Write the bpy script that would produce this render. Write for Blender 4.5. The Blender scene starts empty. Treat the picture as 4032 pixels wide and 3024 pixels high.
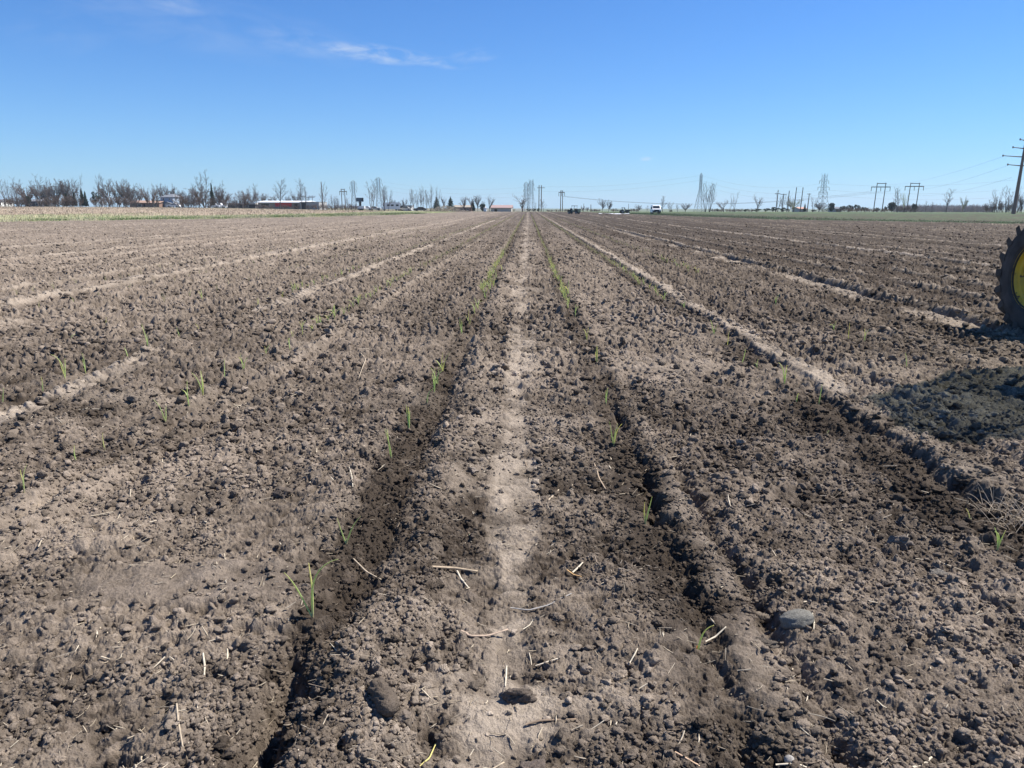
import bpy, bmesh, math, random
import numpy as np
from math import radians, sin, cos, pi, sqrt
from mathutils import Vector, Matrix

sc = bpy.context.scene
COL = sc.collection

# ------------------------------------------------------------------ camera
W, HH, FPX = 4032, 3024, 3030.0
HCAM = 1.6
PITCH, YAW, ROLL = radians(12.95), radians(1.17), radians(0.08)
cam_d = bpy.data.cameras.new("camera"); cam = bpy.data.objects.new("camera", cam_d); COL.objects.link(cam)
cam_d.sensor_width = 36.0
cam_d.lens = 36.0 * FPX / W
cam_d.clip_start, cam_d.clip_end = 0.05, 20000
cam.matrix_world = (Matrix.Translation((0, 0, HCAM)) @ Matrix.Rotation(YAW, 4, 'Z')
                    @ Matrix.Rotation(pi/2 - PITCH, 4, 'X') @ Matrix.Rotation(ROLL, 4, 'Z'))
sc.camera = cam
_R = np.array(cam.matrix_world.to_3x3())
RX, UP, FW = _R[:, 0], _R[:, 1], -_R[:, 2]

# ------------------------------------------------------------------ sun, sky, exposure
SUN_AZ, SUN_EL = radians(68), radians(53)
sun_v = Vector((sin(SUN_AZ)*cos(SUN_EL), cos(SUN_AZ)*cos(SUN_EL), sin(SUN_EL)))
sd = bpy.data.lights.new("sun", 'SUN'); so = bpy.data.objects.new("sun", sd); COL.objects.link(so)
sd.energy, sd.angle, sd.color = 5.0, radians(0.53), (1.0, 0.95, 0.87)
so.rotation_euler = sun_v.to_track_quat('Z', 'Y').to_euler()

world = bpy.data.worlds.new("World"); sc.world = world; world.use_nodes = True
nt = world.node_tree; nt.nodes.clear()
def N(nt, t, **kw):
    n = nt.nodes.new(t)
    for k, v in kw.items(): setattr(n, k, v)
    return n
out = N(nt, 'ShaderNodeOutputWorld'); bg = N(nt, 'ShaderNodeBackground')
sky = N(nt, 'ShaderNodeTexSky', sky_type='NISHITA', sun_disc=False)
sky.sun_elevation, sky.sun_rotation = SUN_EL, SUN_AZ
sky.altitude, sky.air_density, sky.dust_density, sky.ozone_density = 0, 1.0, 0.0, 1.6
bg.inputs['Strength'].default_value = 0.065
L = nt.links.new
hsv = N(nt, 'ShaderNodeHueSaturation'); hsv.inputs['Saturation'].default_value = 1.0
wb = N(nt, 'ShaderNodeMix', data_type='RGBA', blend_type='MULTIPLY'); wb.inputs['Factor'].default_value = 1
L(sky.outputs[0], wb.inputs['A']); wb.inputs['B'].default_value = (0.405, 0.79, 1.33, 1)      # the camera's cool rendering of the clear sky
L(wb.outputs['Result'], hsv.inputs['Color'])
# thin cirrus: noise streaks in the sky, masked to the patches where the wisps hang
tc = N(nt, 'ShaderNodeTexCoord')
def vmath(op, a, b=None):
    n = N(nt, 'ShaderNodeVectorMath', operation=op)
    for i, v in enumerate((a, b)):
        if v is None: continue
        if hasattr(v, 'is_linked'): L(v, n.inputs[i])
        else: n.inputs[i].default_value = v
    return n
def fmath(op, a, b=0.0, c=None, clamp=False):
    n = N(nt, 'ShaderNodeMath', operation=op, use_clamp=clamp)
    for i, v in enumerate((a, b, c)):
        if v is None: continue
        if hasattr(v, 'is_linked'): L(v, n.inputs[i])
        else: n.inputs[i].default_value = v
    return n.outputs[0]
def pix_dir(px, py):
    d = FW + RX*(px - W/2)/FPX - UP*(py - HH/2)/FPX
    return d/np.linalg.norm(d)
def cloud_patch(px, py, rw, rh, tilt, gain, lo, scale):
    d = pix_dir(px, py)
    h = np.array((d[1], -d[0], 0)); h /= np.linalg.norm(h)
    v = np.cross(h, d)
    ct, st = cos(tilt), sin(tilt)
    h2, v2 = ct*h + st*v, -st*h + ct*v
    u_ = vmath('DOT_PRODUCT', tc.outputs['Generated'], tuple(h2)).outputs['Value']
    w_ = vmath('DOT_PRODUCT', tc.outputs['Generated'], tuple(v2)).outputs['Value']
    o_ = vmath('DOT_PRODUCT', tc.outputs['Generated'], tuple(d)).outputs['Value']
    u0, v0 = float(np.dot(d, h2)), float(np.dot(d, v2))
    a = fmath('DIVIDE', fmath('SUBTRACT', u_, u0), rw/FPX)
    b = fmath('DIVIDE', fmath('SUBTRACT', w_, v0), rh/FPX)
    r2 = fmath('ADD', fmath('MULTIPLY', a, a), fmath('MULTIPLY', b, b))
    m = fmath('SUBTRACT', 1.0, r2, clamp=True)
    m = fmath('MULTIPLY', m, fmath('GREATER_THAN', o_, 0.5))
    cv = N(nt, 'ShaderNodeCombineXYZ')
    L(fmath('MULTIPLY', u_, scale), cv.inputs[0]); L(fmath('MULTIPLY', w_, scale*3.4), cv.inputs[1])
    nz = N(nt, 'ShaderNodeTexNoise'); nz.inputs['Scale'].default_value = 1.0
    nz.inputs['Detail'].default_value = 7; nz.inputs['Roughness'].default_value = 0.62
    nz.inputs['Distortion'].default_value = 0.6
    L(cv.outputs[0], nz.inputs['Vector'])
    s = fmath('DIVIDE', fmath('SUBTRACT', nz.outputs[0], lo), 0.36, clamp=True)
    return fmath('MULTIPLY', fmath('MULTIPLY', s, m), gain)
# pale air low over the horizon
sz = N(nt, 'ShaderNodeSeparateXYZ'); L(tc.outputs['Generated'], sz.inputs[0])
hz_ = fmath('MULTIPLY', fmath('POWER', 2.718, fmath('MULTIPLY', fmath('ABSOLUTE', sz.outputs['Z']), -15.0)), 0.55)
hmix = N(nt, 'ShaderNodeMix', data_type='RGBA'); L(hz_, hmix.inputs['Factor']); L(hsv.outputs[0], hmix.inputs['A']); hmix.inputs['B'].default_value = (5.6, 7.6, 9.6, 1)
tot = None
for args in [(1490, 212, 235, 36, -0.08, 1.15, 0.42, 20), (1730, 245, 140, 24, -0.10, 0.6, 0.43, 24), (1875, 218, 110, 28, 0.12, 0.5, 0.42, 18),
             (1180, 165, 200, 50, -0.12, 0.35, 0.42, 14), (800, 95, 600, 110, -0.10, 0.22, 0.40, 10), (690, 5, 120, 45, -0.1, 0.5, 0.38, 14),
             (250, 120, 180, 80, 0.2, 0.18, 0.45, 10), (2543, 625, 26, 9, 0.05, 0.9, 0.30, 40)]:
    c = cloud_patch(*args)
    tot = c if tot is None else fmath('ADD', tot, c)
mixc = N(nt, 'ShaderNodeMix', data_type='RGBA')
L(fmath('MINIMUM', fmath('MULTIPLY', tot, 0.72), 0.6), mixc.inputs['Factor']); L(hmix.outputs['Result'], mixc.inputs['A'])
mixc.inputs['B'].default_value = (7.2, 7.8, 8.6, 1)
L(mixc.outputs['Result'], bg.inputs['Color']); L(bg.outputs[0], out.inputs[0])
sc.view_settings.view_transform = 'Standard'
try: sc.view_settings.look = 'None'
except Exception: pass
sc.view_settings.exposure = 0.72; sc.view_settings.gamma = 1.0; sc.view_settings.use_curve_mapping = False

# ------------------------------------------------------------------ helpers
def mat(name, color, rough=0.8, metal=0.0, spec=0.3, var=0.0, vscale=5.0, bump=0.0, bscale=20.0, attr=None):
    m = bpy.data.materials.new(name); m.use_nodes = True
    t = m.node_tree; b = t.nodes['Principled BSDF']
    b.inputs['Base Color'].default_value = (*color, 1); b.inputs['Roughness'].default_value = rough
    b.inputs['Metallic'].default_value = metal; b.inputs['Specular IOR Level'].default_value = spec
    src = None
    if attr:
        a = t.nodes.new('ShaderNodeAttribute'); a.attribute_name = attr; src = a.outputs['Color']
    if var:
        co = t.nodes.new('ShaderNodeTexCoord')
        nz = t.nodes.new('ShaderNodeTexNoise'); nz.inputs['Scale'].default_value = vscale; nz.inputs['Detail'].default_value = 6
        t.links.new(co.outputs['Object'], nz.inputs['Vector'])
        mr = t.nodes.new('ShaderNodeMapRange'); mr.inputs['From Min'].default_value = 0.25; mr.inputs['From Max'].default_value = 0.75
        mr.inputs['To Min'].default_value = 1 - var; mr.inputs['To Max'].default_value = 1 + var
        t.links.new(nz.outputs[0], mr.inputs['Value'])
        mx = t.nodes.new('ShaderNodeMix'); mx.data_type = 'RGBA'; mx.blend_type = 'MULTIPLY'; mx.inputs['Factor'].default_value = 1
        if src: t.links.new(src, mx.inputs['A'])
        else: mx.inputs['A'].default_value = (*color, 1)
        t.links.new(mr.outputs[0], mx.inputs['B']); src = mx.outputs['Result']
    if src: t.links.new(src, b.inputs['Base Color'])
    if bump:
        co = t.nodes.new('ShaderNodeTexCoord')
        nz = t.nodes.new('ShaderNodeTexNoise'); nz.inputs['Scale'].default_value = bscale; nz.inputs['Detail'].default_value = 5
        t.links.new(co.outputs['Object'], nz.inputs['Vector'])
        bp = t.nodes.new('ShaderNodeBump'); bp.inputs['Strength'].default_value = bump; bp.inputs['Distance'].default_value = 0.02
        t.links.new(nz.outputs[0], bp.inputs['Height']); t.links.new(bp.outputs[0], b.inputs['Normal'])
    return m

def np_mesh(name, v, f, m=None, col=None, smooth=False):
    """v (n,3), f (k,3|4) -> mesh"""
    me = bpy.data.meshes.new(name)
    v = np.ascontiguousarray(v, np.float32); f = np.ascontiguousarray(f, np.int32)
    k, q = f.shape
    me.vertices.add(len(v)); me.vertices.foreach_set('co', v.ravel())
    me.loops.add(k*q); me.loops.foreach_set('vertex_index', f.ravel())
    me.polygons.add(k); me.polygons.foreach_set('loop_start', np.arange(0, k*q, q, dtype=np.int32))
    if smooth: me.polygons.foreach_set('use_smooth', np.ones(k, bool))
    if col is not None:
        a = me.color_attributes.new('tint', 'FLOAT_COLOR', 'POINT')
        c4 = np.ones((len(v), 4), np.float32); c4[:, :3] = col
        a.data.foreach_set('color', c4.ravel())
    me.update(calc_edges=True)
    if m: me.materials.append(m)
    return me

def obj(name, me, parent=None, loc=None):
    o = bpy.data.objects.new(name, me); COL.objects.link(o)
    if parent is not None: o.parent = parent
    if loc is not None: o.location = loc
    return o

def tag(o, label=None, cat=None, group=None, kind=None):
    if label: o['label'] = label
    if cat: o['category'] = cat
    if group: o['group'] = group
    if kind: o['kind'] = kind
    return o

def thing(name, label, cat, loc=(0, 0, 0), rz=0.0, group=None):
    o = bpy.data.objects.new(name, None); COL.objects.link(o)
    o.empty_display_size = 0.2
    o.location = loc; o.rotation_euler = (0, 0, rz)
    return tag(o, label, cat, group)

class MB:
    """collects simple solids and links them as ONE mesh"""
    def __init__(s): s.v = []; s.f = []
    def add(s, v, f):
        n = len(s.v); s.v += [tuple(map(float, p)) for p in v]; s.f += [tuple(n+i for i in q) for q in f]; return s
    def box(s, x0, x1, y0, y1, z0, z1):
        return s.add([(x0,y0,z0),(x1,y0,z0),(x1,y1,z0),(x0,y1,z0),(x0,y0,z1),(x1,y0,z1),(x1,y1,z1),(x0,y1,z1)],
                     [(0,3,2,1),(4,5,6,7),(0,1,5,4),(1,2,6,5),(2,3,7,6),(3,0,4,7)])
    def tube(s, p0, p1, r0, r1=None, n=6, cap=True):
        r1 = r0 if r1 is None else r1
        p0, p1 = np.array(p0, float), np.array(p1, float); d = p1 - p0; d /= np.linalg.norm(d) + 1e-9
        a = np.cross(d, (0, 0, 1.0)) if abs(d[2]) < .9 else np.cross(d, (1.0, 0, 0)); a /= np.linalg.norm(a); b = np.cross(d, a)
        vs = [p + r*(cos(2*pi*i/n)*a + sin(2*pi*i/n)*b) for p, r in ((p0, r0), (p1, r1)) for i in range(n)]
        fs = [(i, (i+1) % n, n+(i+1) % n, n+i) for i in range(n)]
        if cap: fs += [tuple(range(n-1, -1, -1)), tuple(range(n, 2*n))]
        return s.add(vs, fs)
    def prism(s, prof, axis, a, b):
        """closed 2D profile extruded along axis 'x' | 'y' | 'z' between a and b"""
        n = len(prof)
        mk = {'x': lambda p, t: (t, p[0], p[1]), 'y': lambda p, t: (p[0], t, p[1]), 'z': lambda p, t: (p[0], p[1], t)}[axis]
        vs = [mk(p, a) for p in prof] + [mk(p, b) for p in prof]
        return s.add(vs, [(i, (i+1) % n, n+(i+1) % n, n+i) for i in range(n)] + [tuple(range(n-1, -1, -1)), tuple(range(n, 2*n))])
    def lathe(s, prof, axis='x', c=(0, 0, 0), n=24, closed=True):
        """prof: (along, radius) ring, revolved round axis"""
        k = len(prof); vs = []
        for i in range(n):
            t = 2*pi*i/n
            for al, r in prof:
                if axis == 'x': vs.append((c[0]+al, c[1]+r*cos(t), c[2]+r*sin(t)))
                elif axis == 'y': vs.append((c[0]+r*cos(t), c[1]+al, c[2]+r*sin(t)))
                else: vs.append((c[0]+r*cos(t), c[1]+r*sin(t), c[2]+al))
        fs = []
        for i in range(n):
            j = (i+1) % n
            for q in range(k if closed else k-1):
                w = (q+1) % k
                fs.append((i*k+q, i*k+w, j*k+w, j*k+q))
        return s.add(vs, fs)
    def build(s, name, m, parent=None, smooth=False, fix=True):
        me = bpy.data.meshes.new(name); me.from_pydata(s.v, [], s.f)
        if fix:
            bm = bmesh.new(); bm.from_mesh(me); bmesh.ops.recalc_face_normals(bm, faces=bm.faces); bm.to_mesh(me); bm.free()
        if smooth: me.polygons.foreach_set('use_smooth', np.ones(len(me.polygons), bool))
        me.materials.append(m); me.update()
        return obj(name, me, parent)

# ------------------------------------------------------------------ noise in numpy
U32 = np.uint32
def hsh(ix, iy, seed):
    with np.errstate(over='ignore'):
        h = ix.astype(np.int64).astype(U32)*U32(374761393) + iy.astype(np.int64).astype(U32)*U32(668265263) + U32((seed*1442695041) & 0xffffffff)
        h = (h ^ (h >> U32(13)))*U32(1274126177)
        h = (h ^ (h >> U32(15)))*U32(2246822519)
        return h ^ (h >> U32(16))
def h01(h): return (h & U32(0xffff)).astype(np.float32)*np.float32(1/65535.)
def h01b(h): return (h >> U32(16)).astype(np.float32)*np.float32(1/65535.)
def vn(x, y, seed):
    """value noise, about -1..1"""
    xi, yi = np.floor(x), np.floor(y); fx, fy = (x-xi).astype(np.float32), (y-yi).astype(np.float32)
    fx = fx*fx*(3-2*fx); fy = fy*fy*(3-2*fy)
    a = h01(hsh(xi, yi, seed)); b = h01(hsh(xi+1, yi, seed)); c = h01(hsh(xi, yi+1, seed)); d = h01(hsh(xi+1, yi+1, seed))
    return ((a*(1-fx)+b*fx)*(1-fy) + (c*(1-fx)+d*fx)*fy)*2 - 1
def fbm(x, y, seed, oct=4, gain=0.5):
    s = 0; a = 1.0
    for o in range(oct):
        s = s + a*vn(x, y, seed+o*17); a *= gain; x = x*2.03+3.1; y = y*2.03-1.7
    return s
def sstep(a, b, x): t = np.clip((x-a)/(b-a), 0, 1); return t*t*(3-2*t)
def bump_g(x, c, w): return np.exp(-((x-c)/w)**2)
def flat_g(x, c, hw, e): return 1 - sstep(hw, hw+e, np.abs(x-c))
def clods(x, y, cell, seed, prob, rmin, rmax, flat=0.8):
    """max of squashed, tilted domes on a jittered grid; height in metres"""
    u, v = x/cell, y/cell
    xi, yi = np.floor(u), np.floor(v); best = np.zeros(x.shape, np.float32)
    for dj in (-1, 0, 1):
        for di in (-1, 0, 1):
            cx, cy = xi+di, yi+dj
            h = hsh(cx, cy, seed); h2 = hsh(cx, cy, seed+101); h3 = hsh(cx, cy, seed+202)
            r = (rmin + (rmax-rmin)*h01(h2)**2)*(h01b(h2) < prob)
            ddx = (u - (cx + .15 + .7*h01(h))).astype(np.float32); ddy = (v - (cy + .15 + .7*h01b(h))).astype(np.float32)
            an = h01(h3)*3.1416; el = 1 + .5*h01b(h3); ca, sa = np.cos(an), np.sin(an)
            e1 = (ca*ddx + sa*ddy)*el; e2 = (-sa*ddx + ca*ddy)
            q = (e1*e1 + e2*e2)/np.maximum(r*r, 1e-6)
            hh = r*flat*np.sqrt(np.maximum(0, 1-q))*(1 + .45*(e1-e2*.6)/np.maximum(r, 1e-3))
            best = np.maximum(best, hh)
    return best*cell
# ------------------------------------------------------------------ the lie of the land
def G(x, y):
    """large scale terrain: flat field, a slight rise on the far left, falling away beyond the field's far edge"""
    x = np.asarray(x, np.float32); y = np.asarray(y, np.float32)
    left = sstep(10, 150, -x)*sstep(50, 230, y)*1.35
    drop = np.maximum(0, y-288)*0.0085*sstep(-170, -60, x) + np.maximum(0, y-288)*0.002*(1-sstep(-170, -60, x))
    drop = np.minimum(drop, 6)
    return left - drop
ROWS = [-0.86, 0.65, 2.35, 4.05, -2.78, -4.4]
def ground(px, py, z=0.0):
    d = FW + RX*(px - W/2)/FPX - UP*(py - HH/2)/FPX
    return d*((z-HCAM)/d[2])
def at(px, py, y):
    """world point on the sight line through a photo pixel, at distance y down the field"""
    d = FW + RX*(px - W/2)/FPX - UP*(py - HH/2)/FPX
    p = d*(y/d[1]); return np.array((p[0], p[1], p[2]+HCAM))

# field borders (near edge of the grass, found on the ground)
LB = np.array([(-55, 60), (-55, 81), (-47.5, 91), (-38.5, 108), (-30, 138), (-25, 180), (-24, 230), (-24, 300)], np.float32)
RB = np.array([(56, 60), (51, 79), (44.5, 92), (34, 108), (29, 145), (25.5, 180), (21, 240), (18, 300)], np.float32)
def lborder(y): return np.interp(y, LB[:, 1], LB[:, 0]).astype(np.float32)
def rborder(y): return np.interp(y, RB[:, 1], RB[:, 0]).astype(np.float32)

C_MOIST = np.array((.056, .043, .032), np.float32); C_DRY = np.array((.270, .219, .172), np.float32); C_CRUST = np.array((.37, .308, .243), np.float32)
C_STUB = np.array((.30, .235, .17), np.float32); C_GRASS = np.array((.115, .165, .055), np.float32); C_HAY = np.array((.40, .36, .22), np.float32)
C_RYE = np.array((.082, .112, .056), np.float32); C_VERGE = np.array((.17, .155, .095), np.float32)

def soil(x, y, step):
    """-> height above G, colour.   x along the horizon, rows run along y."""
    x = x.astype(np.float32); y = y.astype(np.float32)
    n1 = vn(x*.9, y*.35, 1); n2 = fbm(x*2.3, y*2.3, 5, 3); n3 = fbm(x*.5, y*.5, 9, 3); n4 = fbm(x*6.5, y*6.5, 13, 3)
    one = x*0
    def along(seed, f=.7, lo=-.35, hi=.25):                  # how clean a feature stays along its row, 0..1
        return sstep(lo, hi, vn(one+seed*1.37, y*f, seed) + .5*vn(one+seed*2.1, y*f*3.1, seed+3) + .35*n4)
    xw = x + .035*vn(one+4.4, y*.22, 2) + .03*n1 + .022*vn(x*3, y*2.2, 3) + .012*n4
    z = .024*n2 + .018*n3 + .012*n4
    rough = np.ones_like(x)*1.08; crust = np.zeros_like(x)
    dry = .60 + (.20*n3 + .20*n2)*(1-.5*sstep(5, 14, y)) + .16*n4 + .08*fbm(x*17, y*17, 31, 2)
    near = 1 - sstep(2.3, 3.2, y)
    farA = sstep(5, 9, y)
    # row A: planter furrow, dark moist crumbs, seedlings on its left shoulder
    hwA = .13 - .07*farA
    A = (1 - sstep(hwA*.5, hwA*.5+.15, np.abs(xw+.79)))*(.5+.5*along(41, .8))*(1-.35*farA); A2 = flat_g(xw, -.80, .05, .08)
    z += -.050*bump_g(xw, -.72, .07)*(1-near)*(.55+.45*along(42)) + .040*bump_g(xw, -.50, .12) + .026*bump_g(xw, -1.08, .13)
    z += -.19*near*bump_g(xw + .09*(y-2.0) + .03*n4, -.80, .062)*sstep(1.3, 1.8, y)*sstep(2.7, 2.2, y)
    z += .045*near*bump_g(xw, -.63, .08)
    dry = dry - .70*A*np.clip(.8+.5*n2, 0, 1.2); rough = rough*(1-.15*A2)
    # packed pale strip between rows A and B, broken by crumbs
    p1 = along(44, .9, -.5, .35)
    P = flat_g(xw, -.10 + .08*vn(one, y*.6, 12) + .03*n4, .04 + .07*along(43), .07)*(.15+.85*p1)*(1-.35*sstep(.1, .5, n4))
    z += -.014*P; rough *= 1-.68*P; crust += .85*P
    wide = flat_g(xw, -.05, .26, .22)*along(45, .9, .0, .5); rough *= 1-.4*wide; crust += .35*wide
    # row B: slot, smooth pressed ridge right of it, drop-off
    b1 = along(46, .9, -.7, -.1); b2 = np.maximum(along(47, .55, -.3, .1)*.7, 1-sstep(4.6, 5.6, y))*(1-.75*sstep(5.5, 9, y))*(.45+.55*along(57, 1.9, -.6, -.1))
    B = flat_g(xw, .67, .08, .12); sB = flat_g(xw, .825, .055, .03)*b2*(1-sstep(5.2, 7, y)*.6)
    z += -.070*bump_g(xw+.02*n4, .70, .04)*b2*(.25+.75*along(54, 1.3, -.5, .1)) - .015*bump_g(xw, .69, .07) + .036*flat_g(xw+.03*n4, .825, .06, .05)*(.25+.75*b2)*(.6+.4*along(55, 1.2)) - .060*bump_g(xw, .955, .042)*b1*b2
    sB2 = flat_g(xw, .57, .045, .03)*along(48, 1.1, .0, .2)*(1-sstep(5, 7, y)); rough *= 1-.85*sB2
    rough *= 1-.72*sB; dry = dry - .40*B*(.6+.4*b1) + .12*sB; crust += .12*sB
    # row C: slot and a pale packed shoulder to its right
    c_1 = along(49, .6, -.8, .0); Cm = flat_g(xw, 2.40, .12, .16); sC = flat_g(xw, 2.74, .06, .07)*sstep(3.5, 7, y)*(.5+.5*along(50)); sC2 = flat_g(xw, 2.42, .05, .04)*along(51, .9, .05, .3)
    z += -.055*bump_g(xw, 2.555, .05)*c_1 + .045*flat_g(xw, 2.74, .07, .07) + .022*bump_g(xw, 2.36, .08)
    rough *= (1-.55*sC)*(1-.7*sC2); dry = dry - .45*Cm*(.5+.5*c_1); crust += .85*sC
    for X0, dk in ((4.05, .22), (-2.78, .10), (-4.4, .10)):
        R = flat_g(xw, X0, .12, .18)*along(int(60+X0), .6); z += .03*bump_g(xw, X0, .10) - .04*bump_g(xw, X0+.17, .06)*along(int(70+X0), .7, -.7, .0); dry = dry - dk*R; rough *= 1-.2*R
    z += .055*sstep(-4.30, -4.20, xw)*(1-sstep(-3.4, -2.9, xw)) + .035*bump_g(xw, -4.12, .08) + .04*bump_g(xw, -2.5, .08) - .03*bump_g(xw, -2.36, .06) + .03*bump_g(xw, 3.3, .08) - .03*bump_g(xw, 3.18, .06)
    crust += .5*bump_g(xw, -4.12, .08)*along(52, .5, -.6, .2) + .45*bump_g(xw, -2.5, .09)*along(53, .5, -.5, .2)*sstep(5, 9, y) + .3*bump_g(xw, 5.9, .06) + .3*bump_g(xw, 6.62, .06)
    # tractor wheel tracks with lug prints
    for X0, hw, s, y0 in ((6.25, .24, 1, 5.5), (-4.02, .10, -1, 3), (13.3, .3, 1, 5), (-9.2, .3, -1, 3), (20.5, .3, 1, 5), (-16, .3, -1, 3)):
        T = flat_g(xw, X0, hw, .12)*sstep(y0, y0+1.5, y)
        T = T*along(int(80+X0), .45, -.5, .15)
        ph = (y + s*np.abs(xw-X0)*.9 + .05*n2)/.155
        z += T*(-.035 + .013*np.clip(2*np.sin(ph*6.283), -1, 1)); rough *= 1-.72*T; crust += .75*T
    # every pass across the field: low ridges with pale crests and a slot beside them
    far = sstep(4.7, 5.6, np.abs(xw + .3))
    ph = (xw-.65)/1.68; u = (ph - np.floor(ph))*1.68; ki = np.floor(ph)
    kr = .55 + .9*h01(hsh(ki, ki*0, 63)); ku = .5 + .5*h01b(hsh(ki, ki*0, 63))
    z += far*kr*(.055*bump_g(u, ku, .09) - .055*bump_g(u, ku-.17, .065) - .02*bump_g(u, ku+.6, .12))
    bd = bump_g(u, ku+.02, .10)*far*kr*sstep(-.9, .3, vn(ki*3.7, y*.14, 61) + .4*n4)
    crust += .62*bd; rough *= 1-.3*np.minimum(1, bd)
    dry = dry - .22*bump_g(u, ku-.20, .10)*far*kr  # shade on each ridge's left flank, put into the colour too
    # the right of the field is freshly worked and moister, the left is drier
    dry = dry + .06*sstep(2, 14, -x) - .40*sstep(2.5, 7, x)*sstep(5, 12, y) - .18*sstep(18, 60, y)*sstep(-12, 2, x) - .13*sstep(4.5, 9, y)*sstep(-9, -2, x)
    # a trodden patch on the left
    slab = flat_g(np.hypot((x+1.42)/1.5, (y-3.02)/.55), 0, .30, .16); rough *= 1-.75*slab; z += .012*slab + .03*slab*(x+1.42)
    pat = sstep(.35, .8, fbm(x*1.1, y*1.3, 71, 3))*(1-.7*sstep(5, 12, y)); rough *= 1-.45*pat; crust += .28*pat
    # drawn-out streaks along the rows
    sk = vn(x*2.6, y*.07, 65) + .6*vn(x*5.5, y*.11, 66); wk = sstep(4, 12, y)
    dry = dry + .13*sk*wk; z += .018*sk*wk*(1-sstep(30, 90, y)*.5); rough = rough*np.clip(1 - .35*wk*np.maximum(0, sk), .2, 1)
    # clods, large to small
    rr = rough*(.80+.6*np.clip(.5+.9*vn(x*.9, y*.9, 77), 0, 1.2))*(1+1.0*sstep(4.5, 13, y))
    wx = x + .010*vn(x*30, y*30, 81) + .0025*vn(x*95, y*95, 83); wy = y + .010*vn(x*30, y*30, 82) + .0025*vn(x*95, y*95, 84)
    c1 = clods(wx, wy, .21, 91, .40, .12, .34, .60)*np.minimum(2.4, rr)
    c2 = clods(wx, wy, .100, 92, .66, .16, .50, .66)*np.minimum(2.2, rr*1.15)
    c3 = clods(wx+.3*c2, wy, .052, 93, .86, .20, .56, .72)*np.minimum(1.8, .12+rr*1.2)
    m = y < 16
    c4 = np.zeros_like(x)
    if m.any(): c4[m] = clods(wx[m]-.4*c3[m], wy[m]+.3*c3[m], .025, 94, .95, .25, .58, .72)*np.minimum(1.2, .22+rr[m])
    c5 = np.zeros_like(x); m = y < 6
    if m.any(): c5[m] = clods(wx[m], wy[m], .0125, 194, .95, .25, .58, .7)*np.minimum(1, .3+rr[m]*.8)
    lod = .62 + .38*sstep(4.5, 8, y)
    zc = (np.maximum(c1, c2) + .62*c3)*lod
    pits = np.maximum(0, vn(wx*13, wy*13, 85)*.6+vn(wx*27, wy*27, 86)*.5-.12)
    fine = .0045*vn(x*55, y*55, 95) + .0034*vn(x*130, y*130, 96) + .0022*vn(x*290, y*290, 97)
    z = z + zc + .7*c4 + .6*c5 - .042*pits*np.minimum(1.2, rough) + fine*(.35+.65*rough)
    dry = dry + (zc-.022)*2.4 + (c4-.006)*6 - .30*pits*rough + (.20*vn(x*24, y*24, 98) + .18*vn(x*61, y*61, 198))*rough  # pits' shade deepened in the colour; raised crumbs paler as drier
    crust = np.clip(crust, 0, 1)*np.clip(.75+.35*n2+.45*n4 + .2*vn(x*19, y*19, 199), 0, 1)
    dry = np.clip(dry, 0, 1)[:, None]; crust = np.clip(crust, 0, 1)[:, None]
    col = C_MOIST*(1-dry) + C_DRY*dry
    col = col*(1-crust*.8) + C_CRUST*crust*.8
    col = col*(1 + .10*vn(x*3.1, y*3.1, 99))[:, None]
    return z, col

def land(x, y, step):
    z, col = soil(x, y, step)
    g = G(x, y)
    far = y > 55
    if far.any():
        xf, yf = x[far], y[far]
        nb = 1.2*fbm(xf*.15, yf*.15, 201, 3)
        lb, rb = lborder(yf), rborder(yf)
        dl = lb - xf + nb; dr = xf - rb + nb
        dl = dl*.75; dr = dr*.75
        c = col[far].copy(); zz = z[far].copy()
        nn = fbm(xf*.8, yf*.5, 211, 3)[:, None]; n_ = fbm(xf*2.1, yf*2.1, 213, 2)[:, None]
        # left: hay tinted grass strip, then corn stubble, then the verge
        wl = sstep(-.3, .5, dl)[:, None]; gw = (15 + 22*sstep(48, 85, -xf))
        hay = np.clip(.38 + .5*nn + .25*sstep(-50, -75, xf)[:, None], 0, 1)
        cg = C_GRASS*(1-hay) + C_HAY*hay
        cs = C_STUB*(1 + .35*n_ + .2*nn)
        ws = sstep(-1.5, 2, dl - gw + 2*nn[:, 0])[:, None]
        cl = cg*(1-ws) + cs*ws
        wv = sstep(-3, 4, yf - 268 + 3*nn[:, 0])[:, None]
        cl = cl*(1-wv) + (C_VERGE*(1+.3*nn))*wv
        c = c*(1-wl) + cl*wl
        # right: young rye with bare soil showing, greener at its near edge
        wr = sstep(-.3, .5, dr)[:, None]
        bare = np.clip(.45 + 1.1*nn + .5*n_ - .35*(1-sstep(4, 12, dr))[:, None], 0, 1)*(1-sstep(180, 240, yf))[:, None]
        cr = C_RYE*(1-bare)*(1+.45*n_) + (C_MOIST*1.4)*bare
        cr = cr*(1-.75*wv) + (C_VERGE*np.array((.8, 1.0, .8), np.float32)*(1+.3*nn))*.75*wv
        c = c*(1-wr) + cr*wr
        wc = (1-wl)*(1-wr)*wv                               # headland at the far end of the rows
        c = c*(1-wc) + (C_VERGE*(1+.3*nn))*wc
        w = np.maximum(wl, wr)[:, 0]
        zz = zz*(1-w*.6)
        col[far] = c; z[far] = zz
    damp = 1-.6*sstep(290, 330, y)
    return g + z*damp, col

def soil_z(x, y):
    x = np.atleast_1d(np.asarray(x, np.float32)); y = np.atleast_1d(np.asarray(y, np.float32))
    return land(x, y, None)

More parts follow.
